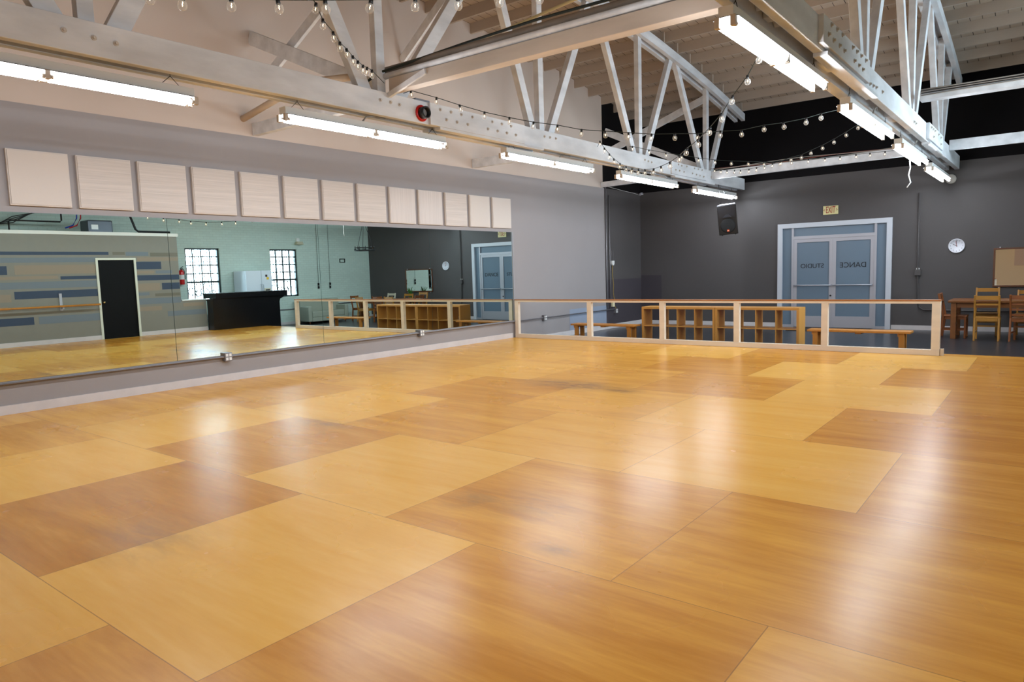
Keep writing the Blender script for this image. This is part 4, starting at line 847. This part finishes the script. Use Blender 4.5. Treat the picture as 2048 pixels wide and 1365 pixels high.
# chandelier
t = thing('chandelier', 'dark iron ring chandelier hanging on chains over the dining table', 'chandelier', (9.3, 15.7, 2.28))
m = MB(); m.tube([(.33*math.cos(k*math.pi/18), .33*math.sin(k*math.pi/18), 0) for k in range(37)], .018, 8); m.tube([(.30*math.cos(k*math.pi/18), .30*math.sin(k*math.pi/18), .09) for k in range(37)], .010, 8); part(t, 'ring', m, BLACKP)
for k in range(10):
    a = k*math.pi/5; m = MB(); m.lathe([(0,.0),(.035,.012),(.036,.02),(.012,.02),(.012,.10),(.003,.13)], 10, (.33*math.cos(a), .33*math.sin(a), .015)); part(t, 'candle_lamp', m, BLACKP)
ztop = roof_z(15.7)-.02-2.28
for k in range(3):
    a = k*2.094+.5; m = MB(); m.cyl((.33*math.cos(a), .33*math.sin(a), .01), (0, 0, 1.0), .008, 6); part(t, 'chain', m, BLACKP)
m = MB(); m.cyl((0,0,1.0), (0,0,ztop), .008, 6); part(t, 'drop_chain', m, BLACKP)
# sofa
t = thing('sofa', 'pale grey-green sofa against the white brick wall, seen in the mirror', 'sofa', (10.95, 15.1, ZT))
SO = mat('grey_green_upholstery', (150, 156, 142), .9, bump=.2, bscale=120)
m = MB(); m.box(10.62, 11.1, 14.42, 15.78, ZT+.22, ZT+.42); part(t, 'seat_cushion', m, SO, True, bevel=.03)
m = MB(); m.box(11.1, 11.42, 14.28, 15.92, ZT+.12, ZT+.82); part(t, 'backrest', m, SO, True, bevel=.04)
m = MB(); m.box(10.6, 11.1, 14.40, 15.80, ZT+.08, ZT+.2195); part(t, 'base', m, SO, True, bevel=.01)
for yy in (14.25, 15.79): m = MB(); m.box(10.6, 11.1, yy, yy+.15, ZT+.08, ZT+.6); part(t, 'armrest', m, SO, True, bevel=.03)
for xx in (10.65, 11.3):
    for yy in (14.32, 15.8): m = MB(); m.cyl((xx, yy, ZT), (xx, yy, ZT+.081), .02, 8); part(t, 'leg', m, DBROWN, True)
# bar counter
t = thing('bar_counter', 'glossy black bar counter at the end of the partition, seen in the mirror', 'counter', (9.95, 11.4, 0))
m = MB(); m.prism([(10.44,.001),(12.137,.001),(12.137,ZT),(12.62,ZT),(12.62,.72),(12.65,.80),(12.78,.86),(12.78,.90),(10.44,.90)], 9.78, 10.09, 'x'); part(t, 'counter_body', m, BLACKG, True, bevel=.004)
m = MB(); m.box(9.72, 10.45, 10.52, 12.88, .9005, 1.06); part(t, 'counter_top', m, BLACKG, True, bevel=.006)
# refrigerator
t = thing('refrigerator', 'white side-by-side refrigerator between the two windows, seen in the mirror', 'refrigerator', (11.1, 12.58, ZT))
FRW = mat('white_fridge_enamel', (222, 230, 238), .3)
m = MB(); m.box(10.82, 11.46, 12.12, 13.04, ZT, 1.69); part(t, 'cabinet', m, FRW, True, bevel=.01)
for a, b in ((12.122, 12.655), (12.665, 13.038)):
    m = MB(); m.box(10.75, 10.8195, a, b, ZT+.06, 1.69); d = part(t, 'fridge_door', m, FRW, True, bevel=.012)
    yy = 12.625 if a < 12.5 else 12.695; m = MB(); m.tube([(10.75, yy, .3), (10.71, yy, .34), (10.70, yy, .8), (10.71, yy, 1.22), (10.75, yy, 1.26)], .010, 8); part(d, 'handle', m, mat('fridge_handle_grey', (170, 178, 186), .3), True)
m = MB(); m.box(10.742, 10.7495, 12.74, 12.97, .78, 1.13); dp = part(t, 'dispenser', m, mat('ivory_dispenser', (214, 210, 186), .4), True)
m = MB(); m.box(10.738, 10.7415, 12.78, 12.93, 1.03, 1.09); m.box(10.738, 10.7415, 12.80, 12.91, .82, .98); part(dp, 'dispenser_recess', m, BLACKP, True)
m = MB(); m.box(10.744, 10.7495, 12.84, 12.92, 1.40, 1.48); part(t, 'magnet', m, mat('yellow_magnet', (236, 190, 40), .4), True); m = MB(); m.box(10.744, 10.7495, 12.80, 12.87, 1.49, 1.56); part(t, 'magnet', m, mat('dark_magnet', (50, 30, 30), .4), True)
# extinguisher
t = thing('fire_extinguisher', 'red fire extinguisher with white label on the brick wall', 'fire extinguisher', (11.40, 10.42, 1.33))
m = MB(); m.lathe([(0,0),(.07,.0),(.078,.02),(.078,.36),(.06,.41),(.025,.44),(0,.44)], 20); part(t, 'cylinder', m, RED)
m = MB(); m.lathe([(.0785,.15),(.0785,.29)], 20); part(t, 'label_band', m, HOUS)
m = MB(); m.box(-.02, .02, -.02, .02, .44, .48); m.beam((-.12, 0, .53), (.03, 0, .49), .02, .012); m.beam((-.11, 0, .47), (.02, 0, .47), .02, .012); part(t, 'valve_handle', m, BLACKP)
m = MB(); m.tube([(0,.02,.46), (-.02,.07,.44), (-.02,.10,.3), (-.02,.095,.15)], .012, 8); part(t, 'hose', m, BLACKP)
m = MB(); m.box(.079, .098, -.02, .02, .05, .40); part(t, 'wall_bracket', m, STEEL)
# wall lamp, hanging cords, conduit on the brick wall
t = thing('wall_lamp', 'small white lamp high on the brick wall right of the far window', 'wall lamp', (11.49, 14.6, 2.66))
m = MB(); m.box(-.05, .008, -.06, .06, 0, .12); part(t, 'lamp_base', m, HOUS, bevel=.01); m = MB(); m.prism([(-.10,0),(.10,0),(.14,-.10),(-.14,-.10)], -.16, -.03, 'x'); part(t, 'lamp_shade', m, mat('beige_lamp_shade', (190, 186, 160), .5))
for yy, lb in ((15.36, 'thin black cord with plug hanging down the brick wall, the left one'), (15.86, 'thin black cord with plug hanging down the brick wall, the right one')):
    t = thing('hanging_cord', lb, 'cord', (11.47, yy, 1.02)); m = MB(); m.cyl((0,0,.2), (0,.03,3.4), .005, 6); part(t, 'cord', m, WIRE); m = MB(); m.box(-.02, .02, -.025, .025, 0, .09); m.box(-.02, .02, -.025, .025, .11, .2); part(t, 'plug', m, BLACKP)
m = MB(); m.tube([(11.47, 12.95+.2, .36), (11.47, 14.2, .36), (11.47, 15.2, .42), (11.47, 16.6, .46), (11.47, 17.7, .46)], .016, 8); solo('conduit', m, STEEL, 'dark conduit low on the white brick wall, seen in the mirror', 'conduit')
m = MB()
for (a, b, c_, d_) in ((0,.24,0,.02),(0,.24,.12,.14),(0,.02,.02,.12),(.22,.24,.02,.12)): m.box(11.47, 11.498, 16.35+a, 16.35+b, 1.93+c_, 1.93+d_)
solo('wall_bracket_frame', m, BLACKP, 'small empty black bracket frame on the white brick wall', 'bracket')
# barre on the partition
t = thing('ballet_barre', 'brown wooden ballet barre along the block-painted partition, seen in the mirror', 'barre', (9.95, 3.0, .88))
m = MB(); m.cyl((9.93, YB+.05, .91), (9.93, 7.54, .91), .024, 14); part(t, 'barre_rail', m, HONEY, True)
for yy in (2.0, 4.6, 6.7):
    m = MB(); m.box(9.95, XP-.0035, yy-.02, yy+.02, .84, .90); m.box(XP-.03, XP-.0035, yy-.03, yy+.03, .80, 1.22); part(t, 'barre_bracket', m, ALU, True)
# utilities above the partition
t = thing('heater_unit', 'dark grey utility box above the partition, with blue and red hoses', 'utility box', (10.6, 7.85, 2.70))
m = MB(); m.box(-.30, .20, -.30, .30, .0, .36); part(t, 'unit_body', m, mat('dark_grey_unit', (70, 76, 86), .35, metal=.3), bevel=.03)
m = MB(); m.box(-.303, -.3005, -.22, -.06, .12, .24); part(t, 'unit_label', m, HOUS)
for s, col, nm in ((-.45, (28, 60, 170), 'blue_hose'), (-.36, (190, 34, 40), 'red_hose')):
    m = MB(); m.tube([(-.1, s-.3, .15), (-.1, s-.12, .22), (-.1, s-.02, .4), (-.1, s+.02, .9)], .016, 8); part(t, nm, m, mat(nm+'_rubber', col, .4))
m = MB(); m.box(-.25, .15, -.25, .25, -.10, -.0005); part(t, 'unit_shelf', m, STEEL)
m = MB(); m.tube([(10.5, 5.9, 2.66), (10.5, 5.9, 2.98), (10.5, 5.93, 3.0), (10.5, 7.0, 3.0), (10.5, 7.03, 3.03), (10.5, 7.03, 4.6)], .020, 8); solo('black_pipe', m, WIRE, 'bent black pipe standing above the white partition cap', 'pipe')
m = MB(); m.tube([(10.45, 8.6, 3.4), (10.45, 8.78, 2.86), (10.45, 8.85, 2.80), (10.45, 9.7, 2.80)], .03, 8); solo('black_pipe', m, BLACKP, 'thick black pipe lying on the partition cap toward the bar end', 'pipe')
for k in range(4):
    m = MB(); m.tube([(11.2, 5.2+.1*k, 2.72), (11.2, 5.5+.1*k, 2.9), (11.2, 6.2, 3.0+.05*k), (11.2, 6.7+.05*k, 3.3), (11.2, 6.9+.05*k, 3.9)], .012, 6); solo('cable', m, WIRE, 'one of the dark cables looping above the partition', 'cable', 'cables above the partition', base=(11.2, 6, 2.72))
# pale board on the wall behind the camera (seen in the framed mirror)
m = MB(); m.box(7.7, 10.2, YB+.002, YB+.03, 1.0, 2.6); solo('notice_board', m, mat('pale_pink_board', (214, 190, 172), .6), 'pale board on the tan wall, seen only in the framed mirror', 'board')
